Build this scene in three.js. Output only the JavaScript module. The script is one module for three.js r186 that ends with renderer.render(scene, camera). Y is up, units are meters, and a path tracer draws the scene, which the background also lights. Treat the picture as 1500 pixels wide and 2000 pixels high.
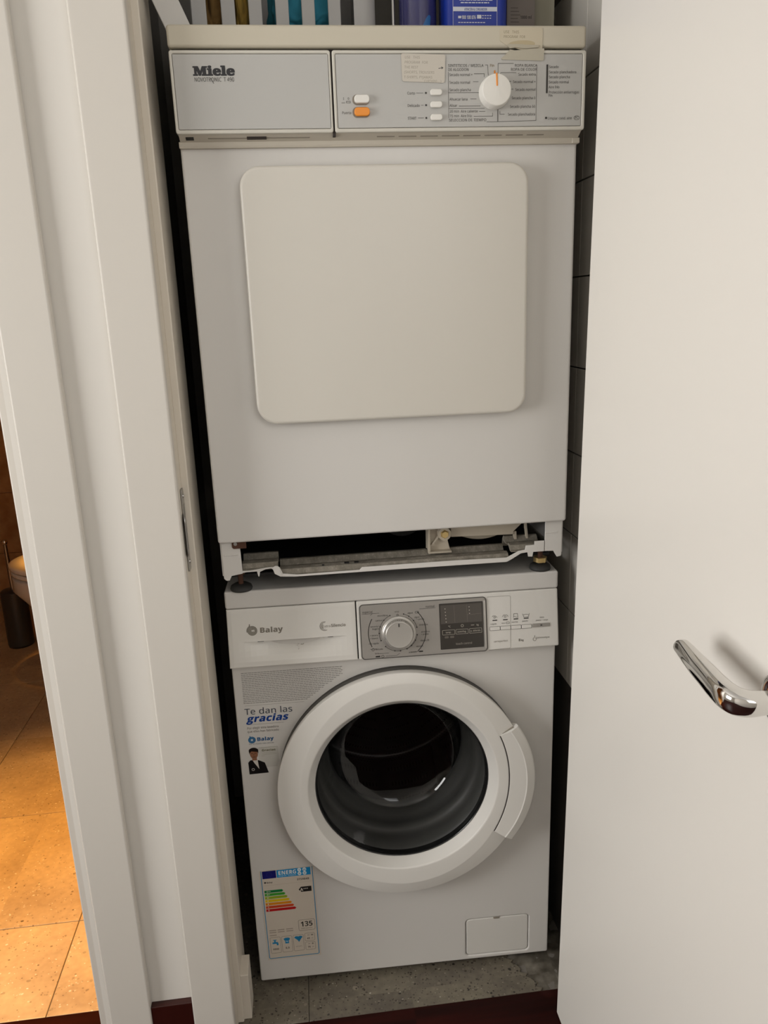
import * as THREE from 'three';
import { RoundedBoxGeometry } from 'three/addons/geometries/RoundedBoxGeometry.js';
import { mergeGeometries, mergeVertices, toCreasedNormals } from 'three/addons/utils/BufferGeometryUtils.js';
import { ImprovedNoise } from 'three/addons/math/ImprovedNoise.js';
import { RectAreaLightUniformsLib } from 'three/addons/lights/RectAreaLightUniformsLib.js';

// ---------------------------------------------------------------- camera, light, exposure
const scene = new THREE.Scene();
scene.background = new THREE.Color(0x000000);
const camera = new THREE.PerspectiveCamera(68.034, 0.75, 0.02, 30);
camera.rotation.order = 'YXZ';
camera.position.set(-0.15262, 1.33205, 1.22094);
camera.rotation.set(-0.262605, -0.108498, -0.035689);
const renderer = new THREE.WebGLRenderer({ antialias: true });
renderer.toneMapping = THREE.LinearToneMapping;
renderer.toneMappingExposure = 0.7;
renderer.shadowMap.enabled = true;
RectAreaLightUniformsLib.init();

const DAY = new THREE.Color().setRGB(1.0, 0.985, 0.96);
const windowLight = new THREE.RectAreaLight(DAY, 16.5, 0.95, 1.15);        // daylight through the corridor window (left end)
windowLight.name = 'window_daylight'; windowLight.position.set(-2.33, 1.40, 0.98); windowLight.lookAt(2, 1.25, 0.98); scene.add(windowLight);
const windowLight2 = new THREE.RectAreaLight(DAY, 2.3, 1.3, 1.1);        // daylight through the window behind the photographer
windowLight2.name = 'window_daylight'; windowLight2.position.set(0.82, 1.95, 2.33); windowLight2.lookAt(0.3, 1.55, 0); scene.add(windowLight2);
const bathLight = new THREE.SpotLight(new THREE.Color().setRGB(1, 0.46, 0.08), 30, 6, 0.385, 1, 2);
bathLight.name = 'bathroom_spot'; bathLight.position.set(-0.88, 2.3, -0.38); bathLight.target.position.set(-0.86, 0, -0.36);
bathLight.castShadow = true; bathLight.shadow.radius = 2; scene.add(bathLight, bathLight.target);

const bathLight2 = new THREE.SpotLight(new THREE.Color().setRGB(1, 0.42, 0.07), 36, 6, 0.105, 0.7, 2);
bathLight2.name = 'bathroom_spot'; bathLight2.position.set(-1.09, 2.3, -1.72); bathLight2.target.position.set(-1.09, 0.44, -1.72);
bathLight2.castShadow = true; bathLight2.shadow.radius = 2; scene.add(bathLight2, bathLight2.target);

// ---------------------------------------------------------------- helpers
const used = new Map();
function numbered(name) { const n = used.get(name) || 0; used.set(name, n + 1); return n ? name + '_' + String(n).padStart(3, '0') : name; }
function shadowed(o) { o.castShadow = true; o.receiveShadow = true; return o; }
function thing(name, label, category, [x, y, z] = [0, 0, 0], turn = 0, group) {
  const o = new THREE.Group(); o.name = numbered(name); o.position.set(x, y, z); o.rotation.y = turn; scene.add(o);
  o.userData.label = label; o.userData.category = category; if (group) o.userData.group = group;
  return o;
}
function struct(name, label, geo, m) {
  const o = geo ? shadowed(new THREE.Mesh(geo, m)) : new THREE.Group(); o.name = name; scene.add(o);
  o.userData.kind = 'structure'; if (label) o.userData.label = label; used.set(name, 1);
  return o;
}
function part(parent, name, geo, m, pos, rot, label) {
  const o = shadowed(new THREE.Mesh(geo, m)); o.name = name;
  if (pos) o.position.set(...pos); if (rot) o.rotation.set(...rot);
  if (label) o.userData.label = label;
  parent.add(o); return o;
}
const std = (r, g, b, rough = 0.5, extra = {}) => new THREE.MeshStandardMaterial({ color: new THREE.Color().setRGB(r, g, b), roughness: rough, ...extra });
const box = (x0, x1, y0, y1, z0, z1, r = 0) => {
  const w = x1 - x0, h = y1 - y0, d = z1 - z0;
  const g = r > 0 ? new RoundedBoxGeometry(w, h, d, 3, Math.min(r, w / 2.01, h / 2.01, d / 2.01)) : new THREE.BoxGeometry(w, h, d);
  g.translate((x0 + x1) / 2, (y0 + y1) / 2, (z0 + z1) / 2); return g;
};
function rrect(x0, x1, y0, y1, r, S = THREE.Shape) {
  const s = new S(), rs = Array.isArray(r) ? r : [r, r, r, r];             // bl, br, tr, tl
  s.moveTo(x0 + rs[0], y0); s.lineTo(x1 - rs[1], y0); if (rs[1]) s.absarc(x1 - rs[1], y0 + rs[1], rs[1], -Math.PI / 2, 0);
  s.lineTo(x1, y1 - rs[2]); if (rs[2]) s.absarc(x1 - rs[2], y1 - rs[2], rs[2], 0, Math.PI / 2);
  s.lineTo(x0 + rs[3], y1); if (rs[3]) s.absarc(x0 + rs[3], y1 - rs[3], rs[3], Math.PI / 2, Math.PI);
  s.lineTo(x0, y0 + rs[0]); if (rs[0]) s.absarc(x0 + rs[0], y0 + rs[0], rs[0], Math.PI, 1.5 * Math.PI);
  return s;
}
const poly = (pts) => new THREE.Shape(pts.map((p) => new THREE.Vector2(...p)));
// an extrusion whose front face ends at z1, bevelled by b
function plate(shape, z0, z1, b = 0, seg = 2, curve = 12) {
  const g = new THREE.ExtrudeGeometry(shape, { depth: z1 - z0 - 2 * b, bevelEnabled: b > 0, bevelThickness: b, bevelSize: b, bevelOffset: -b, bevelSegments: seg, curveSegments: curve });
  g.translate(0, 0, z0 + b); return g;
}
const cyl = (r0, r1, h, seg = 32) => new THREE.CylinderGeometry(r1, r0, h, seg);
const cylZ = (r0, r1, z0, z1, seg = 40) => { const g = new THREE.CylinderGeometry(r1, r0, z1 - z0, seg); g.rotateX(Math.PI / 2); g.translate(0, 0, (z0 + z1) / 2); return g; };
function latheZ(pts, seg = 96) { const g = new THREE.LatheGeometry(pts.map((p) => new THREE.Vector2(p[0], p[1])), seg); g.rotateX(Math.PI / 2); return g; }  // (r, z)
const join = (list) => mergeGeometries(list.map((g) => { const n = g.index ? g.toNonIndexed() : g; for (const k of Object.keys(n.attributes)) if (!['position', 'normal', 'uv'].includes(k)) n.deleteAttribute(k); return n; }));
function rng(seed) { let s = seed >>> 0; return () => { s = (s + 0x6d2b79f5) | 0; let t = Math.imul(s ^ (s >>> 15), 1 | s); t = (t + Math.imul(t ^ (t >>> 7), 61 | t)) ^ t; return ((t ^ (t >>> 14)) >>> 0) / 4294967296; }; }
const noise = new ImprovedNoise();

// ---- printing: a canvas in millimetres, origin at its top left
function printed(wmm, hmm, ppm, draw, background) {
  const c = document.createElement('canvas'); c.width = Math.round(wmm * ppm); c.height = Math.round(hmm * ppm);
  const x = c.getContext('2d'); if (background) { x.fillStyle = background; x.fillRect(0, 0, c.width, c.height); }
  x.setTransform(ppm, 0, 0, ppm, 0, 0); draw(x);
  const t = new THREE.CanvasTexture(c); t.colorSpace = THREE.SRGBColorSpace; t.anisotropy = 8; return t;
}
function txt(x, s, px, py, size, { align = 'left', font = 'sans-serif', weight = '', color = '#222', sx = 1, rot = 0, skew = 0, stroke = 0 } = {}) {
  x.save(); x.translate(px, py); if (rot) x.rotate(rot); x.transform(sx, 0, skew, 1, 0, 0);
  x.font = (weight ? weight + ' ' : '') + size + 'px ' + font; x.textAlign = align; x.textBaseline = 'alphabetic'; x.fillStyle = color; x.fillText(s, 0, 0);
  if (stroke) { x.strokeStyle = color; x.lineWidth = stroke; x.lineJoin = 'round'; x.strokeText(s, 0, 0); }
  x.restore();
}
function fitTxt(x, s, px, py, size, width, o = {}) {                     // text squeezed or stretched to a width in mm
  x.save(); x.font = (o.weight ? o.weight + ' ' : '') + size + 'px ' + (o.font || 'sans-serif'); const w = x.measureText(s).width; x.restore();
  txt(x, s, px, py, size, { ...o, sx: width / w });
}
function lines(x, w, color, ...paths) { x.strokeStyle = color; x.lineWidth = w; for (const p of paths) { x.beginPath(); p.forEach(([a, b], i) => (i ? x.lineTo(a, b) : x.moveTo(a, b))); x.stroke(); } }
function rr(x, a, b, w, h, r) { x.beginPath(); x.roundRect(a, b, w, h, r); }
const label = (w, h) => new THREE.PlaneGeometry(w, h);
const ink = (map, rough = 0.5, extra = {}) => new THREE.MeshStandardMaterial({ map, roughness: rough, transparent: true, ...extra });

// ---- data textures: speckle and wood
function dataTex(n, fn, srgb = true, rx = 1, ry = 1) {
  const d = new Uint8Array(n * n * 4);
  for (let j = 0; j < n; j++) for (let i = 0; i < n; i++) { const c = fn(i / n, j / n, i, j), o = (j * n + i) * 4; d[o] = c[0]; d[o + 1] = c[1]; d[o + 2] = c[2]; d[o + 3] = 255; }
  const t = new THREE.DataTexture(d, n, n); t.magFilter = THREE.LinearFilter; t.minFilter = THREE.LinearFilter; t.wrapS = t.wrapT = THREE.RepeatWrapping; t.repeat.set(rx, ry);
  if (srgb) t.colorSpace = THREE.SRGBColorSpace; t.needsUpdate = true; return t;
}
const fbm = (x, y, z, o = 4) => { let s = 0, a = 0.5; for (let i = 0; i < o; i++) { s += a * noise.noise(x, y, z); x *= 2.03; y *= 2.03; a *= 0.5; } return s; };
function terrazzo(seed, base, n, chips) {
  const c = document.createElement('canvas'); c.width = c.height = n; const x = c.getContext('2d'), R = rng(seed);
  const img = x.createImageData(n, n);
  for (let j = 0; j < n; j++) for (let i = 0; i < n; i++) {
    const f = fbm(i / n * 4 + seed, j / n * 4, 3.3) * 38 + fbm(i / n * 40, j / n * 40, seed, 2) * 20, o = (j * n + i) * 4;
    for (let k = 0; k < 3; k++) img.data[o + k] = Math.max(0, Math.min(255, base[k] + f * (k === 2 ? 0.8 : 1))); img.data[o + 3] = 255;
  }
  x.putImageData(img, 0, 0);
  for (const [count, r0, r1, colors] of chips) for (let q = 0; q < count; q++) {
    x.fillStyle = colors[Math.floor(R() * colors.length)]; x.globalAlpha = 0.45 + 0.5 * R();
    const px = R() * n, py = R() * n, r = r0 + (r1 - r0) * R() * R(), k = 5 + Math.floor(R() * 3), a0 = R() * 6; x.beginPath();
    for (let v = 0; v < k; v++) { const a = a0 + v / k * 6.283, rad = r * (0.6 + 0.6 * R()); x.lineTo(px + Math.cos(a) * rad, py + Math.sin(a) * rad * 0.8); }
    x.fill();
  }
  x.globalAlpha = 1;
  const t = new THREE.CanvasTexture(c); t.colorSpace = THREE.SRGBColorSpace; t.wrapS = t.wrapT = THREE.RepeatWrapping; return t;
}

// ---------------------------------------------------------------- materials
const M = {
  wall: std(0.72, 0.69, 0.64, 0.85), trim: std(0.65, 0.615, 0.56, 0.42), jamb: std(0.70, 0.64, 0.55, 0.45), doorPaint: std(0.80, 0.77, 0.72, 0.35),
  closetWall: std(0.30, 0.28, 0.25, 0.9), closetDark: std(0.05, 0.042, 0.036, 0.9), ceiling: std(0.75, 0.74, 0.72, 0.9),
  enamel: std(0.66, 0.64, 0.61, 0.3), plasticWhite: std(0.70, 0.68, 0.64, 0.38), fascia: std(0.60, 0.575, 0.51, 0.4), lid: std(0.56, 0.515, 0.415, 0.42),
  fasciaLow: std(0.52, 0.475, 0.40, 0.5), dark: std(0.012, 0.011, 0.010, 0.6), seam: std(0.03, 0.022, 0.02, 0.8), groove: std(0.25, 0.22, 0.18, 0.8),
  whiteKey: std(0.78, 0.76, 0.71, 0.35), orange: std(0.83, 0.28, 0.025, 0.4), galv: std(0.36, 0.345, 0.32, 0.5, { metalness: 0.5 }), rust: std(0.085, 0.034, 0.018, 0.8),
  brass: std(0.75, 0.56, 0.25, 0.35, { metalness: 0.8 }), rubber: std(0.035, 0.034, 0.032, 0.7), beigePlastic: std(0.52, 0.46, 0.37, 0.55), steel: std(0.45, 0.44, 0.43, 0.3, { metalness: 1 }),
  chrome: std(0.74, 0.73, 0.71, 0.06, { metalness: 1 }), gasket: std(0.045, 0.045, 0.042, 0.5), blackGloss: std(0.008, 0.008, 0.008, 0.2),
  grayPanel: std(0.34, 0.32, 0.295, 0.34, { metalness: 0.25 }), silver: std(0.52, 0.50, 0.47, 0.3, { metalness: 0.6 }), ceramic: std(0.8, 0.78, 0.74, 0.15),
};
M.glass = new THREE.MeshPhysicalMaterial({ color: 0xffffff, transmission: 1, thickness: 0, roughness: 0.02, ior: 1.5 });
M.woodFloor = new THREE.MeshPhysicalMaterial({ roughness: 0.42, specularIntensity: 0.25, map: dataTex(512, (u, v) => { const g = fbm(u * 3, v * 40, 1.7, 4), s = fbm(u * 9 + 5, v * 9, 2.2, 3), d = s > 0.3 ? (s - 0.3) * 120 : 0; return [40 + g * 26 + d * 0.7, 10 + g * 9 + d * 0.7, 7 + g * 6 + d * 0.7]; }) });
M.woodTrim = new THREE.MeshStandardMaterial({ roughness: 0.35, map: dataTex(256, (u, v) => { const g = fbm(u * 3, v * 30, 4.7, 4); return [52 + g * 22, 16 + g * 9, 11 + g * 6]; }) });
M.terrazzoGray = new THREE.MeshStandardMaterial({ roughness: 0.42, map: terrazzo(7, [108, 101, 88], 1024, [[120, 6, 18, ['#8b8273', '#5d564b', '#756d60']], [3400, 1.5, 7, ['#1d1915', '#2b251f', '#120f0c', '#3b342b']], [900, 1.5, 5, ['#b9b3a5', '#9a9284', '#8d8577']]]) });
M.terrazzoBeige = new THREE.MeshStandardMaterial({ roughness: 0.35, map: terrazzo(21, [200, 176, 138], 1024, [[900, 2, 7, ['#8a775a', '#6f5d44', '#a08a68']], [700, 2, 6, ['#efe9d8', '#f6f0e2']], [160, 4, 12, ['#9c8a6c', '#c9b995']]]) });
M.wallTile = new THREE.MeshStandardMaterial({ color: new THREE.Color().setRGB(0.55, 0.525, 0.48), roughness: 0.18 });
M.grout = std(0.16, 0.145, 0.125, 0.9);
M.bathTile = new THREE.MeshStandardMaterial({ roughness: 0.25, map: dataTex(256, (u, v) => { const g = fbm(u * 3, v * 3, 8.1, 4); return [196 + g * 60, 150 + g * 60, 100 + g * 50]; }) });

// ---------------------------------------------------------------- the setting
const WF = 0.055, WB = -0.045;                                             // front and back of the wall with the doorways
{
  const s = poly([[-2.4, 0], [-1.36, 0], [-1.36, 2.1], [-0.575, 2.1], [-0.575, 0], [-0.36, 0], [-0.36, 2.1], [0.347, 2.1], [0.347, 0], [1.5, 0], [1.5, 2.6], [-2.4, 2.6]]);
  struct('wall_back', 'white painted wall around the closet doorway', plate(s, WB, WF), M.wall);
}
struct('wall_left', null, join([box(-2.5, -2.4, 0, 0.8, -0.045, 2.4), box(-2.5, -2.4, 2.1, 2.6, -0.045, 2.4), box(-2.5, -2.4, 0.8, 2.1, -0.045, 0.45), box(-2.5, -2.4, 0.8, 2.1, 1.5, 2.4)]), M.wall);
struct('wall_right', null, box(1.5, 1.6, 0, 2.6, -0.045, 2.5), M.wall);
struct('wall_front', null, join([box(-2.4, 0.12, 0, 2.6, 2.4, 2.5), box(0.12, 1.5, 0, 1.35, 2.4, 2.5), box(0.12, 1.5, 2.55, 2.6, 2.4, 2.5)]), M.wall);
struct('ceiling', null, box(-2.5, 1.6, 2.6, 2.7, -2.7, 2.5), M.ceiling);
const paneGlow = new THREE.MeshStandardMaterial({ color: 0x000000, emissive: DAY, emissiveIntensity: 2.2, roughness: 1 });
{ const w = struct('window_1', null, null); part(w, 'window_frame', join([box(-2.47, -2.38, 0.8, 0.86, 0.45, 1.5), box(-2.47, -2.38, 2.04, 2.1, 0.45, 1.5), box(-2.47, -2.38, 0.86, 2.04, 0.45, 0.5), box(-2.47, -2.38, 0.86, 2.04, 1.45, 1.5)]), M.trim); part(w, 'pane', box(-2.45, -2.43, 0.86, 2.04, 0.5, 1.45), paneGlow); }
{ const w = struct('window_2', null, null); part(w, 'window_frame', join([box(0.12, 1.5, 1.35, 1.4, 2.38, 2.47), box(0.12, 1.5, 2.5, 2.55, 2.38, 2.47), box(0.12, 0.17, 1.4, 2.5, 2.38, 2.47), box(1.45, 1.5, 1.4, 2.5, 2.38, 2.47)]), M.trim); part(w, 'pane', box(0.17, 1.45, 1.4, 2.5, 2.43, 2.45), paneGlow); }
// floors
function uvPlane(g, sx, sz) { const p = g.attributes.position, u = g.attributes.uv; for (let i = 0; i < p.count; i++) u.setXY(i, p.getX(i) / sx, -p.getZ(i) / sz); return g; }
{
  const s = join([box(-2.4, 1.5, -0.04, 0, 0.042, 2.4), box(-1.36, -0.575, -0.04, 0, -0.045, 0.042)]);
  struct('floor', 'polished dark red-brown wooden corridor floor and doorway threshold', uvPlane(s, 0.9, 0.9), M.woodFloor);
}
{
  const f = struct('floor_closet', 'grey speckled terrazzo tiles under the stacked machines', box(-0.42, 0.42, -0.04, -0.003, -0.7, 0.042), M.grout);
  for (const [x0, x1] of [[-0.42, -0.2055], [-0.2045, 0.195], [0.196, 0.42]]) part(f, 'tile', uvPlane(box(x0, x1, -0.03, 0, -0.7, -0.3595, 0.0015), 0.55, 0.55), M.terrazzoGray);
  part(f, 'tile', uvPlane(box(-0.42, -0.2055, -0.03, 0, -0.358, 0.041, 0.0015), 0.55, 0.55), M.terrazzoGray);
  const R = rng(9), rag = []; for (let i = 0; i <= 16; i++) rag.push([0.262 - 0.055 * (i / 16) + (R() - 0.5) * 0.014, -0.041 + 0.10 * (i / 16)]);
  const flat = (pts, y0, y1) => { const g = plate(poly(pts), 0, y1 - y0, 0.001); g.rotateX(-Math.PI / 2); g.translate(0, y0, 0); return g; };
  part(f, 'tile', uvPlane(flat([[-0.2045, -0.041], ...rag, [0.196, 0.358], [-0.2045, 0.358]], -0.03, 0), 0.55, 0.55), M.terrazzoGray, null, null, 'tile with a broken right edge');
  const mort = new THREE.PlaneGeometry(0.22, 0.4, 60, 90); mort.rotateX(-Math.PI / 2); mort.translate(0.30, 0, -0.159); const mp = mort.attributes.position; for (let i = 0; i < mp.count; i++) mp.setY(i, -0.002 + 0.006 * fbm(mp.getX(i) * 30, mp.getZ(i) * 30, 2.2, 4)); mort.computeVertexNormals();
  part(f, 'mortar_patch', uvPlane(mort, 0.3, 0.3), new THREE.MeshStandardMaterial({ roughness: 0.9, map: dataTex(256, (u, v) => { const g = fbm(u * 9, v * 9, 3.1, 4) * 70; return [88 + g, 82 + g, 72 + g]; }) }), null, null, 'rough grey mortar beside the broken tile');
}
{
  const f = struct('floor_bathroom', 'warm beige speckled terrazzo tiles lit by a yellow lamp', box(-2.3, -0.5, -0.04, -0.003, -2.5, -0.045), M.grout);
  const R = rng(5);
  for (let i = -4; i < 2; i++) for (let k = -1; k < 6; k++) {
    const x0 = Math.max(-2.3, -0.723 + i * 0.42 - 0.42 + 0.42), x1 = Math.min(-0.5, x0 + 0.418), z1 = Math.min(-0.046, -0.295 - k * 0.42), z0 = Math.max(-2.5, -0.295 - (k + 1) * 0.42 + 0.002);
    if (x1 - x0 < 0.02 || z1 - z0 < 0.02) continue;
    const g = box(x0, x1, -0.03, -0.0004 * R(), z0, z1, 0.0015); const p = g.attributes.position, u = g.attributes.uv, o = R(), q = R();
    for (let v = 0; v < p.count; v++) u.setXY(v, p.getX(v) / 0.6 + o, p.getZ(v) / 0.6 + q);
    part(f, 'tile', g, M.terrazzoBeige);
  }
}
// bathroom shell
struct('wall_bathroom_right', null, box(-0.5, -0.43, 0, 2.6, -2.5, WB), M.bathTile);
struct('wall_bathroom_left', null, box(-2.4, -2.3, 0, 2.6, -2.6, WB), M.bathTile);
{
  const w = struct('wall_bathroom_back', 'brownish tiled bathroom wall behind the toilet', box(-2.3, -0.43, 0, 2.6, -2.6, -2.506), M.grout);
  for (let i = 0; i < 6; i++) for (let k = 0; k < 8; k++) { const x0 = -2.3 + i * 0.3, y0 = k * 0.3 - 0.06; part(w, 'tile', box(x0 + 0.001, x0 + 0.299, Math.max(0, y0 + 0.001), Math.min(2.59, y0 + 0.299), -2.51, -2.5, 0.001), M.bathTile); }
}
// closet shell
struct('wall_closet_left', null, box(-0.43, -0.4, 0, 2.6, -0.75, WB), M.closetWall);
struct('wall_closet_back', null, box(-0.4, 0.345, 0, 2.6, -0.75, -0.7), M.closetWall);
{
  const w = struct('wall_closet_right', 'glazed pale square tiles on the closet wall right of the machines', join([box(0.345, 0.4, 0.612, 2.6, -0.75, WB), box(0.355, 0.4, 0, 0.612, -0.75, WB)]), M.grout);
  const tg = new RoundedBoxGeometry(0.01, 0.15, 0.1505, 2, 0.0012), tgHalf = new RoundedBoxGeometry(0.01, 0.15, 0.09, 2, 0.0012);
  for (let k = 0; k < 8; k++) for (let i = 0; i < 5; i++) {
    if (i === 0) { part(w, 'tile', tgHalf, M.wallTile, [0.341, 0.688 + k * 0.152, -0.0315]); continue; }
    part(w, 'tile', tg, M.wallTile, [0.341, 0.688 + k * 0.152, -0.0005 - i * 0.152]);
  }
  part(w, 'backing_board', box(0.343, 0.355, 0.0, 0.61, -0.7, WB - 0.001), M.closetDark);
}
// trims: closet doorway
function casing(x0, x1, y0, y1) { return plate(rrect(x0, x1, y0, y1, 0), WF, 0.0705, 0.003, 3); }
struct('trim_1', 'white flat casing left of the closet doorway', casing(-0.415, -0.3415, 0, 2.175), M.trim);
{
  const t = struct('trim_2', 'cream rebated door jamb left of the stacked machines', join([box(-0.36, -0.3422, 0, 2.1, -0.075, 0.0675), box(-0.343, -0.331, 0, 2.1, -0.075, 0.024, 0.002)]), M.jamb);
  const chip = join([box(-0.332, -0.316, 0, 0.105, -0.032, 0.018, 0.0015)]);
  part(t, 'base_block', chip, M.jamb, null, null, 'small chipped cream block at the foot of the jamb');
}
struct('trim_3', null, join([casing(-0.415, 0.40, 2.102, 2.175)]), M.trim);
struct('trim_4', null, join([box(0.318, 0.347, 0, 2.1, 0.026, 0.0665), casing(0.322, 0.395, 0, 2.1)]), M.trim);
// trims: bathroom doorway
struct('trim_5', 'white flat casing right of the bathroom doorway', casing(-0.562, -0.489, 0, 2.175), M.trim);
struct('trim_6', 'pale jamb strip at the right edge of the bathroom doorway', join([box(-0.594, -0.56, 0, 2.1, -0.045, 0.033, 0.003), box(-0.5615, -0.555, 0, 2.1, 0.03, 0.06)]), M.trim);
struct('trim_7', null, join([casing(-1.43, -0.489, 2.102, 2.175), casing(-1.43, -1.357, 0, 2.1)]), M.trim);
struct('baseboard_back', 'dark red-brown baseboard block between the two doorways', uvPlane(box(-0.489, -0.415, 0, 0.11, WF, 0.0685, 0.001), 0.2, 0.2), M.woodTrim);
// strike plate in the jamb
{
  const sp = thing('strike_plate', 'worn steel strike plate set in the cream jamb', 'strike plate', [-0.3415, 1.005, 0.0335]);
  const s = rrect(-0.011, 0.0085, -0.07, 0.065, 0.004); s.holes.push(rrect(-0.005, 0.004, -0.035, 0.01, 0.001, THREE.Path)); s.holes.push(rrect(-0.005, 0.004, 0.018, 0.04, 0.001, THREE.Path));
  const g = plate(s, 0, 0.0016, 0.0004); g.rotateY(Math.PI / 2); part(sp, 'plate', g, M.steel);
  const lip = plate(rrect(0, 0.017, -0.035, 0.035, [0.004, 0.012, 0.012, 0.004]), 0, 0.0014, 0.0003); lip.rotateY(-Math.PI / 2.35); part(sp, 'lip', lip, M.steel, [0.001, -0.008, 0.008]);
  for (const y of [-0.055, 0.053]) part(sp, 'screw', (() => { const c = cyl(0.0032, 0.0026, 0.0016, 16); c.rotateZ(-Math.PI / 2); return c; })(), M.steel, [0.0022, y, 0]);
}
// closet door, standing open on the right
{
  const d = struct('door_1', 'open white closet door on the right edge', null); d.position.set(0.2705, 0, 0.0965); d.rotation.set(0, 0, -0.0113);
  part(d, 'door_panel', box(0, 0.04, 0.006, 2.06, 0, 0.64, 0.003), M.doorPaint);
  const h = new THREE.Group(); h.name = 'door_handle'; h.userData.label = 'polished chrome lever handle with a round rose'; h.position.set(0.011, 0.966, 0.535); d.add(h);
  part(h, 'rose', latheZ([[0, 0.006], [0.018, 0.006], [0.0195, 0.0085], [0.022, 0.0095], [0.0255, 0.0085], [0.0265, 0.006], [0.0265, 0]], 64), M.chrome, [-0.011, 0, 0], [0, -Math.PI / 2, 0]);
  // lever: elliptical sections swept along neck, bend and blade
  const P = [[-0.012, 0, 0, 0.0098, 0.0098], [-0.03, 0, 0, 0.0102, 0.0100], [-0.047, 0, -0.001, 0.0118, 0.0112], [-0.0555, 0, -0.006, 0.0126, 0.0118], [-0.0595, 0, -0.015, 0.0126, 0.0112], [-0.061, 0, -0.03, 0.0124, 0.0100], [-0.061, 0, -0.05, 0.0122, 0.0090], [-0.061, 0, -0.07, 0.0120, 0.0080], [-0.0605, 0, -0.087, 0.0117, 0.0068], [-0.06, -0.0005, -0.1, 0.0108, 0.0056], [-0.0595, -0.0035, -0.11, 0.0080, 0.0042], [-0.059, -0.0072, -0.1165, 0.0045, 0.0026], [-0.0588, -0.0092, -0.1195, 0.0018, 0.0012]];
  const crv = new THREE.CatmullRomCurve3(P.map((p) => new THREE.Vector3(p[0], p[1], p[2]))), N = 90, K = 28, pos = [], idx = [];
  for (let i = 0; i <= N; i++) {
    const t = i / N, c = crv.getPoint(t), tan = crv.getTangent(t), f = t * (P.length - 1), a = Math.min(P.length - 2, Math.floor(f)), w = f - a;
    const hy = P[a][3] + (P[a + 1][3] - P[a][3]) * w, hn = P[a][4] + (P[a + 1][4] - P[a][4]) * w, side = new THREE.Vector3(0, 1, 0).cross(tan).normalize();
    for (let k = 0; k < K; k++) { const q = k / K * Math.PI * 2, e = 0.72, cs = Math.sign(Math.cos(q)) * Math.abs(Math.cos(q)) ** e, sn = Math.sign(Math.sin(q)) * Math.abs(Math.sin(q)) ** e; pos.push(c.x + side.x * hn * cs, c.y + hy * sn, c.z + side.z * hn * cs); }
  }
  for (let i = 0; i < N; i++) for (let k = 0; k < K; k++) { const a = i * K + k, b = i * K + (k + 1) % K; idx.push(a, b, a + K, b, b + K, a + K); }
  const e = pos.length / 3; pos.push(...crv.getPoint(1).toArray()); for (let k = 0; k < K; k++) idx.push(N * K + k, N * K + (k + 1) % K, e);
  const g = new THREE.BufferGeometry(); g.setAttribute('position', new THREE.Float32BufferAttribute(pos, 3)); g.setIndex(idx); g.computeVertexNormals();
  part(h, 'lever', g, M.chrome, [-0.001, 0, 0], [0.115, 0, 0]);
}

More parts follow.
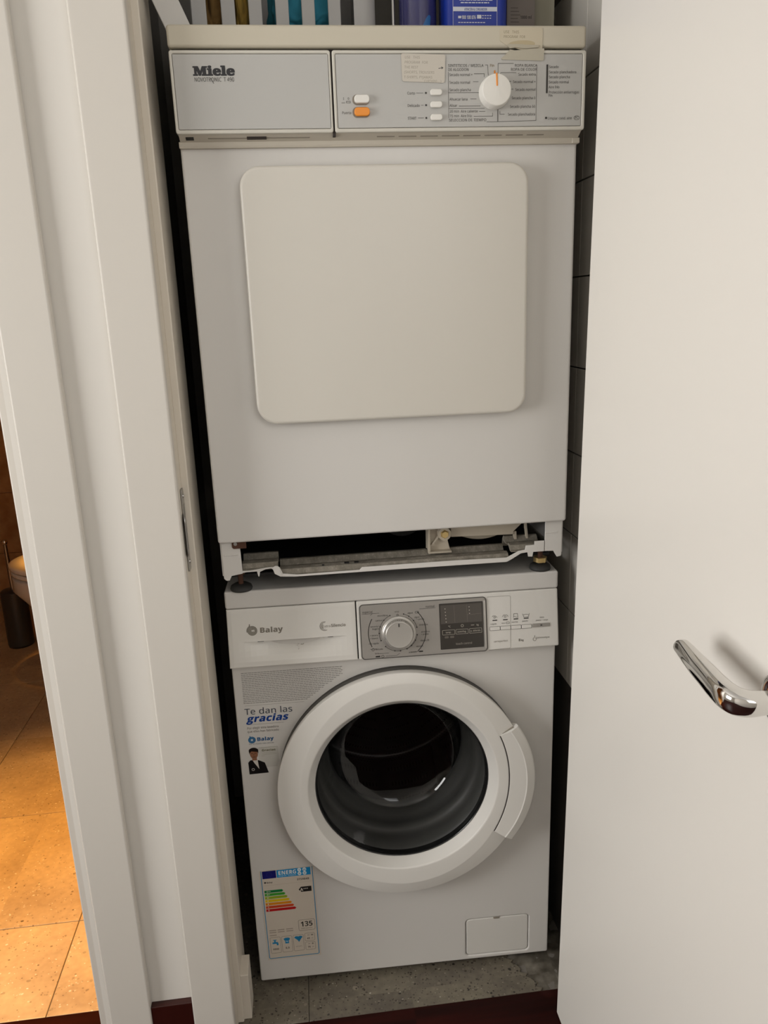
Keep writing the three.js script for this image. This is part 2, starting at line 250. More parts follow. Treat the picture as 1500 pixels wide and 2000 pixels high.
// ---------------------------------------------------------------- washing machine
const WY = -0.0266;
const washer = thing('washing_machine', 'white front-loading washing machine standing on the terrazzo under the dryer', 'washing machine', [-0.0029, 0, 0], WY);
{
  const W = washer, zb = -0.046, cx = 0.003, cy = 0.462;
  const front = rrect(-0.299, 0.299, 0.012, 0.812, [0.004, 0.004, 0, 0]); const hole = new THREE.Path(); hole.absellipse(cx, cy, 0.178, 0.178, 0, Math.PI * 2, false); front.holes.push(hole);
  const flapHole = rrect(0.1255, 0.2575, 0.0215, 0.112, 0.008, THREE.Path); front.holes.push(flapHole);
  part(W, 'front_panel', plate(front, zb - 0.02, zb, 0.003, 3, 48), M.enamel);
  part(W, 'side_panel', box(-0.299, -0.295, 0.012, 0.828, -0.6, zb - 0.018), M.enamel);
  part(W, 'side_panel', box(0.295, 0.299, 0.012, 0.828, -0.6, zb - 0.018), M.enamel);
  part(W, 'back_panel', box(-0.295, 0.295, 0.012, 0.828, -0.605, -0.6), M.enamel);
  part(W, 'base', box(-0.295, 0.295, 0.01, 0.016, -0.6, zb - 0.02), M.dark);
  for (const x of [-0.26, 0.26]) for (const z of [-0.1, -0.56]) part(W, 'foot', cyl(0.02, 0.018, 0.012, 20), M.rubber, [x, 0.006, z]);
  part(W, 'worktop', box(-0.2993, 0.2993, 0.829, 0.862, -0.605, -0.0405, 0.004), M.enamel);
  // service flap
  const fl = plate(rrect(0.1265, 0.2565, 0.0225, 0.111, 0.0075), zb - 0.01, zb - 0.0012, 0.0022, 3);
  const flap = part(W, 'service_flap', fl, M.plasticWhite);
  part(flap, 'finger_notch', box(0.1835, 0.1965, 0.1075, 0.1125, zb - 0.006, zb - 0.0005, 0.001), M.groove);
  part(W, 'flap_backing', box(0.12, 0.262, 0.018, 0.116, zb - 0.024, zb - 0.019), M.groove);
  // ---- control panel, leaning back
  const C = new THREE.Group(); C.name = 'control_panel'; C.position.set(0, 0.7225, -0.0245); C.rotation.x = -0.1621; W.add(C);
  // detergent drawer with a scooped grip
    const drawerGeo = (() => {
    const u0 = -0.2987, u1 = -0.0712, v0 = 0.0003, v1 = 0.1072, LN = 0.0468, nu = 110, ss = (t) => { t = Math.max(0, Math.min(1, t)); return t * t * (3 - 2 * t); };
    const dip = (u, v) => { const a = Math.abs(u + 0.1797) / 0.096; if (a >= 1 || v >= LN) return 0; const w = Math.cos(a * Math.PI / 2) ** 1.3, q = (LN - v) / 0.041; return 0.023 * w * (1 - ss(q)) * (1 - 0.15 * q); };
    const edge = (u, v) => { const m = Math.min(u - u0, u1 - u, v - v0, v1 - v), r = 0.003; return m >= r ? 0 : r - Math.sqrt(Math.max(0, r * r - (r - m) * (r - m))); };
    const vs = [[v0, 0]]; for (let i = 1; i <= 6; i++) vs.push([v0 + 0.0005 * i, 0]); for (let i = 1; i <= 40; i++) vs.push([v0 + 0.003 + (LN - 0.0001 - v0 - 0.003) * i / 40, 0]); vs.push([LN + 0.0001, 0]); for (let i = 1; i <= 10; i++) vs.push([LN + (v1 - 0.003 - LN) * i / 10, 0]); for (let i = 1; i <= 6; i++) vs.push([v1 - 0.003 + 0.0005 * i, 0]);
    const us = []; for (let i = 0; i <= 6; i++) us.push(u0 + 0.0005 * i); for (let i = 1; i < nu; i++) us.push(u0 + 0.003 + (u1 - u0 - 0.006) * i / nu); for (let i = 0; i <= 6; i++) us.push(u1 - 0.003 + 0.0005 * i);
    const pos = [], idx = [], nU = us.length; for (const [v] of vs) for (const u of us) pos.push(u, v, -dip(u, v) - edge(u, v));
    for (let j = 0; j < vs.length - 1; j++) for (let i = 0; i < nU - 1; i++) { const a = j * nU + i; idx.push(a, a + 1, a + nU, a + 1, a + nU + 1, a + nU); }
    let g = new THREE.BufferGeometry(); g.setAttribute('position', new THREE.Float32BufferAttribute(pos, 3)); g.setAttribute('uv', new THREE.Float32BufferAttribute(new Float32Array(pos.length / 3 * 2), 2)); g.setIndex(idx);
    g = toCreasedNormals(g, 0.6);
    return join([g, box(u0, u1, v0, v1, -0.03, -0.0185), box(u0, u0 + 0.002, v0, v1, -0.02, -0.003), box(u1 - 0.002, u1, v0, v1, -0.02, -0.003), box(u0, u1, v0, v0 + 0.002, -0.02, -0.003), box(u0, u1, v1 - 0.002, v1, -0.02, -0.003)]);
  })();
  const drawer = part(C, 'detergent_drawer', drawerGeo, M.plasticWhite);
  for (const [a, b] of [[-0.2475, -0.2365], [-0.123, -0.113]]) part(drawer, 'grip_slot', box(a, b, 0.0448, 0.0464, -0.012, -0.0045), M.dark);
  const speck = rng(3); const sg = []; for (let i = 0; i < 26; i++) { const a = speck(), b = speck(), r = 0.0004 + 0.0006 * speck() * speck(); const px = -0.176 + (a - 0.5) * 0.03 * (1.2 - b), py = 0.044 - b * 0.019; const q = (0.0468 - py) / 0.041, dz = 0.023 * Math.cos(Math.abs(px + 0.1797) / 0.096 * Math.PI / 2) ** 1.3 * (1 - q * q * (3 - 2 * q)) * (1 - 0.15 * q); sg.push(new THREE.SphereGeometry(r, 6, 5).scale(1, 1, 0.3).translate(px, py, -dz)); }
  part(drawer, 'dirt_specks', join(sg), M.groove).userData.kind = 'stuff';
  part(C, 'panel_seam', box(-0.0713, -0.0690, 0.001, 0.1065, -0.028, -0.006), M.dark);
  part(C, 'fascia', (() => { const g = new RoundedBoxGeometry(0.368, 0.1075, 0.03, 3, 0.003); g.translate(0.115, 0.05375, -0.015); return g; })(), M.plasticWhite);
  // drawer print
  {
    const t = printed(220, 40, 8, (x) => {
      const g = '#7d776c';
      x.strokeStyle = g; x.lineWidth = 1.35; for (const r of [4.6, 6.3, 8.0]) { x.beginPath(); x.arc(19, 20.6, r, 0, 7); x.stroke(); }
      x.lineWidth = 1.7; x.beginPath(); x.arc(19, 20.6, 2.7, 0.6, 5.6); x.stroke(); x.lineWidth = 1.2; x.beginPath(); x.arc(19, 20.6, 9.6, 2.9, 4.3); x.stroke();
      x.fillStyle = g; x.fillRect(13.6, 8.4, 1.7, 6);
      fitTxt(x, 'Balay', 31.5, 24.6, 12.5, 41, { weight: 'bold', color: g, stroke: 0.35 });
      x.lineWidth = 0.8; for (const [r, a, b] of [[8.2, 1.0, 5.0], [6.4, 1.3, 4.9], [4.6, 2.0, 4.2]]) { x.beginPath(); x.arc(146.5, 21, r, a, b); x.stroke(); }
      fitTxt(x, 'Extra', 142.5, 23.6, 5.8, 15, { color: g }); fitTxt(x, 'Silencio', 158, 23.6, 7.6, 26.5, { color: g, weight: 'bold' });
    });
    part(drawer, 'lettering', label(0.22, 0.04), ink(t), [-0.1640 + 0.0 - 0.0, 0.0675, 0.0004], null, 'grey printed lettering');
  }
  // grey program panel
  const bez = part(C, 'program_panel', plate(rrect(-0.063, 0.165, 0.001, 0.0995, 0.006), -0.004, 0.0012, 0.0008), M.grayPanel, null, null, 'metallic grey panel');
  part(C, 'panel_rim', (() => { const s = rrect(-0.0645, 0.1665, -0.0003, 0.101, 0.0072); s.holes.push(rrect(-0.063, 0.165, 0.001, 0.0995, 0.006, THREE.Path)); return plate(s, -0.004, 0.0016, 0.0005); })(), std(0.09, 0.083, 0.075, 0.4));
  part(bez, 'right_rib', box(0.1605, 0.1645, 0.006, 0.0945, 0.0008, 0.0032, 0.001), M.silver);
  {
    const t = printed(228, 98.5, 8, (x) => {
      const k = '#1d1a17', o = [67, 53.2];                                   // knob centre
      x.lineCap = 'butt';
      x.strokeStyle = k; x.lineWidth = 1.2; x.beginPath(); x.arc(o[0], o[1], 54, Math.PI * 0.855, Math.PI * 1.17); x.stroke(); x.beginPath(); x.arc(o[0], o[1], 50, -0.78, 0.83); x.stroke();
      lines(x, 0.5, k, [[3, 16], [34, 16]], [[18, 19], [22, 16]], [[107, 13], [136, 13]], [[15, 81], [27, 81]], [[88, 91], [104, 91]]);
      txt(x, 'especial', 4, 14.6, 5.4, { color: k, sx: 0.95 }); txt(x, 'normal', 118, 11.6, 5.4, { color: k, sx: 0.95 });
      txt(x, 'stop', 62, 16.5, 4.2, { color: k }); x.lineWidth = 0.7; x.beginPath(); x.arc(67, 21.5, 1.6, 0, 7); x.stroke();
      const L = [['microfibras', 50, 22], ['camisas', 40, 30.5], ['lencería /', 33, 41], ['lingerie', 33, 45.6], ['+ oscuro', 30, 57], ['+ blanco', 30, 62.5], ['mix rápido', 31, 72], ['delicado', 38, 83], ['lana', 30, 90.5]];
      for (const [s, a, b] of L) txt(x, s, a, b, 4.1, { color: k, align: 'right', sx: 0.92 });
      txt(x, 'algod.', 85, 20.5, 4.1, { color: k, sx: 0.92 }); txt(x, 'algod.', 97, 29, 4.1, { color: k, sx: 0.92 }); txt(x, '+ prelav.', 101, 33, 4.1, { color: k, sx: 0.92 });
      txt(x, 'sintéticos', 105, 43.5, 4.1, { color: k, sx: 0.92 }); txt(x, 'sintéticos', 108, 56.5, 4.1, { color: k, sx: 0.92 }); txt(x, '+ prelav.', 108, 61, 4.1, { color: k, sx: 0.92 }); txt(x, 'rápido 30', 106, 72.5, 4.1, { color: k, sx: 0.92 });
      txt(x, 'vaciado', 98, 82.5, 4.1, { color: k, sx: 0.92 }); txt(x, 'aclarado', 84, 92.5, 4.1, { color: k, sx: 0.92 });
      x.lineWidth = 0.6; x.strokeStyle = k; rr(x, 99, 17.2, 6, 3.2, 1); x.stroke(); x.beginPath(); x.arc(20, 82, 2.2, 0, 7); x.stroke(); x.beginPath(); x.arc(37, 95.5, 2.2, 0, 7); x.stroke();
      lines(x, 0.5, k, [[30, 90], [48, 90]], [[42, 95.5], [62, 95.5], [68, 92]]); x.fillStyle = k; x.fillRect(24, 94, 8, 2.5); x.fillRect(103, 90, 7, 2.4);
      x.lineWidth = 1.6; x.strokeStyle = '#4a453f';
      const dots = [[-0.98, 0], [-0.64, 0], [-0.35, 0]]; x.lineWidth = 0.7; x.strokeStyle = k;
      for (const [a0, a1] of [[-1.25, -0.2], [2.75, 4.3], [0.2, 1.15], [1.5, 2.35]]) { x.beginPath(); x.arc(o[0], o[1], 34.5, a0, a1); x.stroke(); }
      x.fillStyle = k; for (const a of [-1.25, -0.95, -0.6, -0.2, 0.2, 0.5, 0.85, 1.15, 1.5, 1.8, 2.35, 2.75, 3.15, 3.5, 3.9, 4.3]) { x.beginPath(); x.arc(o[0] + 34.5 * Math.cos(a), o[1] + 34.5 * Math.sin(a), 1.15, 0, 7); x.fill(); }
    });
    part(bez, 'lettering', label(0.228, 0.0985), ink(t, 0.4), [0.051, 0.05025, 0.0015]);
  }
  // LCD window
  const lcd = part(bez, 'display', plate(rrect(0.0795, 0.1592, 0.0085, 0.093, 0.0012), 0, 0.0019, 0.0004), std(0.03, 0.027, 0.025, 0.25), null, null, 'dark glass display');
  {
    const t = printed(78, 82.5, 10, (x) => {
      x.fillStyle = '#3b3733'; x.fillRect(0, 0, 78, 82.5); x.fillStyle = '#524d48'; x.fillRect(1.5, 2, 75, 34); x.fillStyle = '#37332f'; x.fillRect(1.5, 36.5, 75, 45);
      lines(x, 0.35, '#7c766e', [[26, 4], [27, 35]], [[49, 4], [50, 35]], [[50, 22], [76, 21]]);
      const g = '#b9b2a6'; x.fillStyle = g; for (const [a, b] of [[9, 8], [9.3, 14], [9.6, 20], [9.9, 26], [10.2, 32], [53, 7], [53.2, 13], [53.4, 19]]) x.fillRect(a, b, 1.6, 1.5);
      txt(x, '°C', 14, 43.5, 4.6, { color: g }); txt(x, '⊙', 38, 43, 4.6, { color: g }); x.strokeStyle = g; x.lineWidth = 0.6; x.beginPath(); x.arc(40, 41.5, 2.2, 0, 7); x.stroke(); lines(x, 0.8, g, [[56, 41.6], [62, 41.6]]); txt(x, 'kg', 66, 43, 4.2, { color: g });
      for (const [a, s] of [[3.5, 'temp.'], [28, 'centrifug.'], [53, 'p. diferido']]) { x.lineWidth = 0.5; x.strokeStyle = g; rr(x, a, 48, 22.5, 8.4, 0.8); x.stroke(); x.font = '4px sans-serif'; txt(x, s, a + 11, 53.6, 4.2, { color: g, align: 'center', sx: 0.95 }); }
      x.fillStyle = '#625c55'; rr(x, 7, 59, 7.5, 4, 1.4); x.fill(); rr(x, 17, 59, 7.5, 4, 1.4); x.fill();
      fitTxt(x, 'touch control', 27, 76, 5.2, 30, { color: '#9b948a' });
    });
    part(lcd, 'screen_print', label(0.078, 0.0825), new THREE.MeshStandardMaterial({ map: t, roughness: 0.22 }), [0.11935, 0.05075, 0.0022]);
  }
  // knob
  const kn = part(C, 'program_knob', latheZ([[0.0312, 0], [0.0312, 0.003], [0.030, 0.0042], [0.0270, 0.0046], [0.0262, 0.007], [0.0255, 0.0135], [0.0242, 0.0160], [0.0225, 0.0164], [0.021, 0.0155], [0, 0.0155]], 96), M.silver, [0.0042, 0.0452, 0.001], null, 'brushed silver rotary knob');
  part(kn, 'pointer', box(-0.0009, 0.0009, 0.0145, 0.0205, 0.0152, 0.0164, 0.0004), M.dark);
  { const rid = []; for (let i = 0; i < 48; i++) { const a = i / 48 * 6.2832; const b = new THREE.BoxGeometry(0.0009, 0.0012, 0.007); b.translate(0, 0.0258, 0.0105); b.rotateZ(a); rid.push(b); } part(kn, 'ridges', join(rid), M.silver); }
  // option keys
  const keyM = M.plasticWhite, xs = [0.1715, 0.191, 0.2105, 0.23];
  xs.forEach((x, i) => { part(C, 'key', plate(rrect(x, x + 0.0183, 0.0372, 0.0437, 0.0012), -0.002, 0.0016, 0.0006), keyM); });
  const st = part(C, 'key', plate(rrect(0.2505, 0.282, 0.0378, 0.0446, 0.001), -0.002, 0.0018, 0.0006), M.grayPanel, null, null, 'grey start key');
  part(st, 'indicator', box(0.2645, 0.268, 0.0404, 0.0422, 0.0012, 0.0022, 0.0004), M.dark);
  {
    const t = printed(120, 100, 9, (x) => {
      const X = (v) => (v - 0.168) * 1000, Y = (v) => 100 - v * 1000, k = '#2c2824', g = '#8a8378';
      x.strokeStyle = '#6f695f'; x.lineWidth = 0.45; x.beginPath(); x.moveTo(0, Y(0.0995)); x.lineTo(X(0.208), Y(0.0995)); x.arc(X(0.208), Y(0.0965), 3, -1.57, 0); x.lineTo(X(0.2085), Y(0.005)); x.arc(X(0.2055), Y(0.005), 3, 0, 1.57); x.lineTo(0, Y(0.001)); x.stroke();
      x.fillStyle = '#5b554c'; for (const v of [0.1715, 0.191, 0.2105, 0.23]) { x.strokeStyle = '#3d3833'; x.lineWidth = 0.5; rr(x, X(v) - 0.3, Y(0.044), 18.9, 7.2, 1.2); x.stroke(); }
      x.fillStyle = k; for (const v of [0.1765, 0.196, 0.2155, 0.2345]) x.fillRect(X(v), Y(0.0565), 8.6, 1.8);
      x.lineWidth = 0.55; x.strokeStyle = k; lines(x, 0.55, k, [[X(0.176), Y(0.0625)], [X(0.1775), Y(0.064)], [X(0.182), Y(0.064)], [X(0.1855), Y(0.0605)]], [[X(0.1945), Y(0.061)], [X(0.197), Y(0.0645)], [X(0.203), Y(0.0645)], [X(0.2055), Y(0.061)]], [[X(0.2155), Y(0.058)], [X(0.216), Y(0.0655)], [X(0.223), Y(0.0655)], [X(0.2235), Y(0.058)], [X(0.2155), Y(0.0608)]], [[X(0.2325), Y(0.0645)], [X(0.2345), Y(0.058)], [X(0.243), Y(0.058)], [X(0.245), Y(0.0645)]], [[X(0.234), Y(0.0622)], [X(0.2385), Y(0.0632)], [X(0.2435), Y(0.0622)]]);
      x.beginPath(); x.arc(X(0.1805), Y(0.061), 1.6, 0, 7); x.stroke(); x.beginPath(); x.arc(X(0.2), Y(0.0612), 1.7, 0, 7); x.stroke();
      txt(x, '+rápido', X(0.1722), Y(0.0473), 3.7, { color: k, sx: 0.92 }); txt(x, '+eco', X(0.1925), Y(0.0478), 3.7, { color: k, sx: 0.92 }); rr(x, X(0.2015), Y(0.051), 6, 3, 0.8); x.stroke(); txt(x, 'manchas', X(0.2115), Y(0.0484), 3.6, { color: k, sx: 0.82 }); txt(x, 'plancha', X(0.231), Y(0.0490), 3.6, { color: k, sx: 0.85 });
      txt(x, 'inicio', X(0.268), Y(0.0545), 3.9, { color: k, align: 'center', sx: 0.9 }); txt(x, 'pausa + carga', X(0.268), Y(0.0495), 3.9, { color: k, align: 'center', sx: 0.95 });
      fitTxt(x, 'varioperfect', X(0.1775), Y(0.0145), 4.6, 26, { color: g }); txt(x, '8', X(0.2235), Y(0.0135), 6.6, { color: '#6f695f', weight: 'bold' }); txt(x, 'kg', X(0.2278), Y(0.0135), 4.6, { color: '#6f695f', weight: 'bold' });
      x.strokeStyle = '#6f695f'; x.lineWidth = 0.7; x.beginPath(); x.arc(X(0.2535), Y(0.0155), 2.9, -1.1, 4.6); x.stroke(); lines(x, 0.7, '#6f695f', [[X(0.2535), Y(0.0225)], [X(0.2535), Y(0.019)]]); fitTxt(x, 'ExtremoAgua', X(0.2565), Y(0.0165), 4.2, 25, { color: '#6f695f' });
    });
    part(C, 'lettering', label(0.12, 0.1), ink(t), [0.228, 0.05, 0.0005]);
  }
  // ---- porthole: tub, drum, gasket, door
  part(W, 'door_gasket', latheZ([[0.186, -0.068], [0.180, -0.05], [0.174, -0.049], [0.168, -0.058], [0.163, -0.075], [0.166, -0.088], [0.160, -0.098], [0.152, -0.106], [0.157, -0.118], [0.150, -0.132], [0.140, -0.150], [0.138, -0.165], [0.150, -0.172]].map(([r, z]) => [r, z])).translate(cx, cy, 0), M.gasket, null, null, 'dark grey folded rubber gasket');
  const drumPts = [[0.150, -0.172], [0.152, -0.185], [0.235, -0.20], [0.24, -0.215], [0.24, -0.46], [0.225, -0.48], [0.12, -0.485], [0.05, -0.475], [0, -0.475]];
  const drumTex = printed(512, 256, 2, (x) => { x.fillStyle = '#ffffff'; x.fillRect(0, 0, 512, 256); x.fillStyle = '#050505'; for (let j = 0; j < 16; j++) for (let i = 0; i < 64; i++) if ((i >> 2) % 4 !== 3) { x.beginPath(); x.arc(i * 8 + (j % 2) * 4 + 4, j * 16 + 8, 2, 0, 7); x.fill(); } });
  drumTex.wrapS = drumTex.wrapT = THREE.RepeatWrapping; drumTex.repeat.set(3, 2);
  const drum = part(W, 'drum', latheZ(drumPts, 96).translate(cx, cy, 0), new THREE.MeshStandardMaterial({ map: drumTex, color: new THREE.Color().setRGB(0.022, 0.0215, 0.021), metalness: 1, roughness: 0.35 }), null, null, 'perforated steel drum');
  part(drum, 'drum_rim', new THREE.TorusGeometry(0.149, 0.0012, 10, 120).translate(cx, cy, -0.1705), std(0.25, 0.245, 0.24, 0.3, { metalness: 1 }));
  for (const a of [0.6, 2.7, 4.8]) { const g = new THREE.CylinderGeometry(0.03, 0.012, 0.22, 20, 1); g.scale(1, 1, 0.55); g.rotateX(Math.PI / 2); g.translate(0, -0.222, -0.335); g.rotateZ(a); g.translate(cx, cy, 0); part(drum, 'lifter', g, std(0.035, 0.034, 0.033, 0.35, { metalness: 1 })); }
  part(W, 'tub', latheZ([[0.187, -0.066], [0.19, -0.16], [0.25, -0.19], [0.255, -0.5], [0, -0.505]], 48).translate(cx, cy, 0), M.dark);
  // door ring as a loft: the crease is not quite concentric
  const D = new THREE.Group(); D.name = 'door'; D.position.set(cx, cy, 0); W.add(D);
  const prof = (th) => { const rc = 0.2057 + 0.0035 * Math.cos(th) + 0.004 * Math.sin(th) - 0.0092 * Math.cos(2 * th), ri = 0.178 + 0.0035 * Math.sin(th); return [[0.2325, -0.0275], [0.2342, -0.0265], [0.2352, -0.0185], [0.2355, -0.0125], [0.2345, -0.0105], [rc + 0.0025, -0.0058], [rc, -0.0049], [rc - 0.003, -0.0045], [ri + 0.004, -0.0055], [ri + 0.0015, -0.0062], [ri, -0.0075], [0.1665, -0.0275], [0.165, -0.0305], [0.165, -0.040]]; };
  const N = 144, pos = [], idx = [], K = prof(0).length;
  for (let i = 0; i < N; i++) { const th = i / N * Math.PI * 2; for (const [r, z] of prof(th)) pos.push(r * Math.cos(th), r * Math.sin(th), z); }
  for (let i = 0; i < N; i++) for (let k = 0; k < K - 1; k++) { const a = i * K + k, b = ((i + 1) % N) * K + k; idx.push(a, b, a + 1, b, b + 1, a + 1); }
  const rg = new THREE.BufferGeometry(); rg.setAttribute('position', new THREE.Float32BufferAttribute(pos, 3)); rg.setIndex(idx); rg.computeVertexNormals();
  part(D, 'door_ring', rg, M.plasticWhite, null, null, 'white plastic ring around the glass');
  part(D, 'door_back', latheZ([[0.2322, -0.0262], [0.2335, -0.034], [0.2335, zb + 0.0005], [0.19, zb + 0.001]]), std(0.085, 0.08, 0.072, 0.7), null, null, 'dark rear rim of the door');
  part(D, 'inner_rim', latheZ([[0.1652, -0.029], [0.1643, -0.0285], [0.163, -0.0305], [0.1622, -0.036], [0.1615, -0.042]]), M.blackGloss, null, null, 'glossy black rim');
  part(D, 'glass_bowl', latheZ([[0.1625, -0.0335], [0.160, -0.042], [0.152, -0.060], [0.142, -0.085], [0.132, -0.115], [0.122, -0.132], [0.105, -0.142], [0.06, -0.149], [0, -0.152]], 96), M.glass, null, null, 'clear glass bowl');
  // grip: annular sector on the right
  {
    const a0 = -0.565, a1 = 0.485, Nn = 48, pp = [], ii = [];
    const gp = (th) => { const rc = 0.2057 + 0.0035 * Math.cos(th) + 0.004 * Math.sin(th) - 0.0092 * Math.cos(2 * th) + 0.0008; const ro = 0.2505 - 0.006 * ((th + 0.04) / 0.52) ** 2; return [[rc, -0.028], [rc, -0.0052], [rc + 0.001, -0.0035], [ro - 0.0185, -0.0005], [ro - 0.0165, 0.0006], [ro - 0.002, -0.0035], [ro, -0.006], [ro - 0.001, -0.013], [ro - 0.006, -0.022], [0.228, -0.028]]; };
    const kk = gp(0).length;
    for (let i = 0; i <= Nn; i++) { const th = a0 + (a1 - a0) * i / Nn; for (const [r, z] of gp(th)) pp.push(r * Math.cos(th), r * Math.sin(th), z); }
    for (let i = 0; i < Nn; i++) for (let k = 0; k < kk; k++) { const a = i * kk + k, b = i * kk + (k + 1) % kk; ii.push(a, a + kk, b, b, a + kk, b + kk); }
    for (let k = 1; k < kk - 1; k++) { ii.push(0, k, k + 1); const o = Nn * kk; ii.push(o, o + k + 1, o + k); }
    let g = new THREE.BufferGeometry(); g.setAttribute('position', new THREE.Float32BufferAttribute(pp, 3)); g.setIndex(ii); g = g.toNonIndexed(); g.computeVertexNormals();
    part(D, 'door_grip', g, M.plasticWhite, null, null, 'curved white door grip');
    for (const th of [a0 - 0.004, a1 + 0.004]) { const b = new THREE.BoxGeometry(0.033, 0.0011, 0.006); b.translate(0.2185, 0, -0.0094); b.rotateZ(th); part(D, 'grip_seam', b, M.groove); }
    const sp = [], si = []; for (let i = 0; i <= 40; i++) { const th = a0 + (a1 - a0) * i / 40, rc = 0.2057 + 0.0035 * Math.cos(th) + 0.004 * Math.sin(th) - 0.0092 * Math.cos(2 * th); for (const r of [rc - 0.0008, rc + 0.0012]) sp.push(r * Math.cos(th), r * Math.sin(th), -0.0042); if (i < 40) { const a = i * 2; si.push(a, a + 1, a + 2, a + 1, a + 3, a + 2); } }
    const g2 = new THREE.BufferGeometry(); g2.setAttribute('position', new THREE.Float32BufferAttribute(sp, 3)); g2.setIndex(si); g2.computeVertexNormals(); part(D, 'grip_seam', g2, M.seam);
  }
}
// stickers on the washer front: placed in the washer's frame
function onWasher(o, x, y, z) { const v = new THREE.Vector3(x, y, z).applyAxisAngle(new THREE.Vector3(0, 1, 0), WY); o.position.set(v.x - 0.0029, v.y, v.z); o.rotation.y = WY; }
{
  const t = printed(118, 214, 8, (x) => {
    x.fillStyle = '#b9aa98'; x.fillStyle = '#d2c8ba'; x.fillRect(0, 0, 118, 214);
    const B = '#1f7fb0'; x.strokeStyle = B; x.lineWidth = 1.6; x.beginPath(); x.moveTo(3.5, 0.5); x.lineTo(3.5, 207); x.arc(6.5, 207, 3, Math.PI, Math.PI / 2, true); x.lineTo(111, 210); x.arc(111, 207, 3, Math.PI / 2, 0, true); x.lineTo(114, 0.5); x.stroke();
    x.fillStyle = '#14186e'; x.fillRect(6, 1, 29.5, 17.5); x.fillStyle = '#3b4a8e'; for (let i = 0; i < 12; i++) { x.beginPath(); x.arc(20.7 + 5.6 * Math.cos(i * 0.5236), 9.7 + 5.6 * Math.sin(i * 0.5236), 0.6, 0, 7); x.fill(); }
    x.fillStyle = '#1d8fcb'; x.fillRect(37, 1, 73, 17.5); fitTxt(x, 'ENERG', 40, 12.2, 12.5, 40, { weight: 'bold', color: '#f0ede6' }); fitTxt(x, 'енергия · ενέργεια', 40.5, 16.8, 3.6, 38, { color: '#d6e9f2' });
    for (const [a, b, s] of [[86, 5.2, 'Y'], [97, 5.2, 'IJA'], [86, 13.6, 'IE'], [97, 13.6, 'IA']]) { x.fillStyle = '#dfe9ec'; x.beginPath(); x.arc(a, b, 4.2, 0, 7); x.fill(); txt(x, s, a, b + 1.5, 4, { color: B, weight: 'bold', align: 'center' }); }
    x.fillStyle = '#2c2a27'; x.beginPath(); x.arc(10.5, 27.5, 2, 0, 7); x.fill(); fitTxt(x, 'Balay', 13.5, 29.2, 5, 13, { weight: 'bold', color: '#2c2a27' }); fitTxt(x, '3TS984B', 79, 29, 6, 27, { weight: 'bold', color: '#33302b' });
    lines(x, 0.3, '#a89c8c', [[6, 34], [112, 34]]);
    const C = ['#0c7a3c', '#3f9b33', '#94ad28', '#e2bd1c', '#df8a1d', '#cf4a23', '#b9161b']; const N = ['A+++', 'A++', 'A+', 'A', 'B', 'C', 'D'];
    C.forEach((c, i) => { const y = 46 + i * 7.35, w = 41 + i * 4.1; x.fillStyle = c; x.beginPath(); x.moveTo(7, y); x.lineTo(7 + w - 3, y); x.lineTo(7 + w, y + 2.9); x.lineTo(7 + w - 3, y + 5.8); x.lineTo(7, y + 5.8); x.fill(); txt(x, N[i], 11.5, y + 4.7, 4.6, { weight: 'bold', color: '#e7e4d4', sx: 0.85 }); });
    x.fillStyle = '#1c1a18'; x.beginPath(); x.moveTo(81, 51.2); x.lineTo(86.5, 45.2); x.lineTo(109, 45.2); x.lineTo(109, 57.2); x.lineTo(86.5, 57.2); x.fill(); txt(x, 'A', 84.5, 55, 9.5, { weight: 'bold', color: '#e5ded2' }); txt(x, '+++', 91.2, 52.4, 6.4, { weight: 'bold', color: '#e5ded2' });
    x.strokeStyle = '#4f4941'; x.lineWidth = 0.6; rr(x, 74, 124, 35.5, 25.5, 3); x.stroke(); txt(x, '135', 91.7, 140.5, 16.5, { weight: 'bold', align: 'center', color: '#1c1a18' }); fitTxt(x, 'kWh/annum', 79, 146.3, 3.6, 25, { color: '#5f574d' });
    for (const [a, b] of [[9, 141], [27, 141], [46, 141], [9, 146], [27, 146], [46, 146], [9, 153]]) { x.fillStyle = '#a2968a'; x.fillRect(a, b, 15, 2.1); }
    for (const [a, b, w, h] of [[8.5, 159, 22.5, 38.5], [34, 159, 22.5, 38.5], [59.5, 159, 22.5, 38.5], [85.5, 157.5, 21.5, 18.5], [85.5, 179, 21.5, 18.5]]) { rr(x, a, b, w, h, 2.4); x.strokeStyle = '#6c6459'; x.stroke(); }
    x.fillStyle = B; x.fillRect(13, 171, 12, 4); x.fillRect(17, 166, 3.4, 6); x.fillRect(14.5, 165.2, 8.4, 1.6); x.fillRect(22, 173, 4, 6);
    x.beginPath(); x.moveTo(38, 165); x.lineTo(42, 163); x.lineTo(48.5, 163); x.lineTo(52.5, 165); x.lineTo(50.8, 169.5); x.lineTo(49.4, 169); x.lineTo(49.4, 177); x.lineTo(41.2, 177); x.lineTo(41.2, 169); x.lineTo(39.7, 169.5); x.fill(); txt(x, 'kg', 45.3, 172.8, 4.2, { color: '#cfe3ee', align: 'center', weight: 'bold' });
    x.beginPath(); x.ellipse(67, 165, 5, 2.9, 0, 0, 7); x.fill(); x.beginPath(); x.ellipse(75, 165, 5, 2.9, 0, 0, 7); x.fill(); x.beginPath(); x.moveTo(64, 167); x.lineTo(78, 167); x.lineTo(71.5, 177); x.lineTo(70, 173); x.fill();
    txt(x, '9900', 19.7, 190, 6, { weight: 'bold', align: 'center', color: '#4a443c' }); txt(x, '8,0', 45.3, 190, 6.4, { weight: 'bold', align: 'center', color: '#4a443c' }); txt(x, 'ABCDEFG', 70.7, 188.5, 3.4, { align: 'center', color: '#8a8074' });
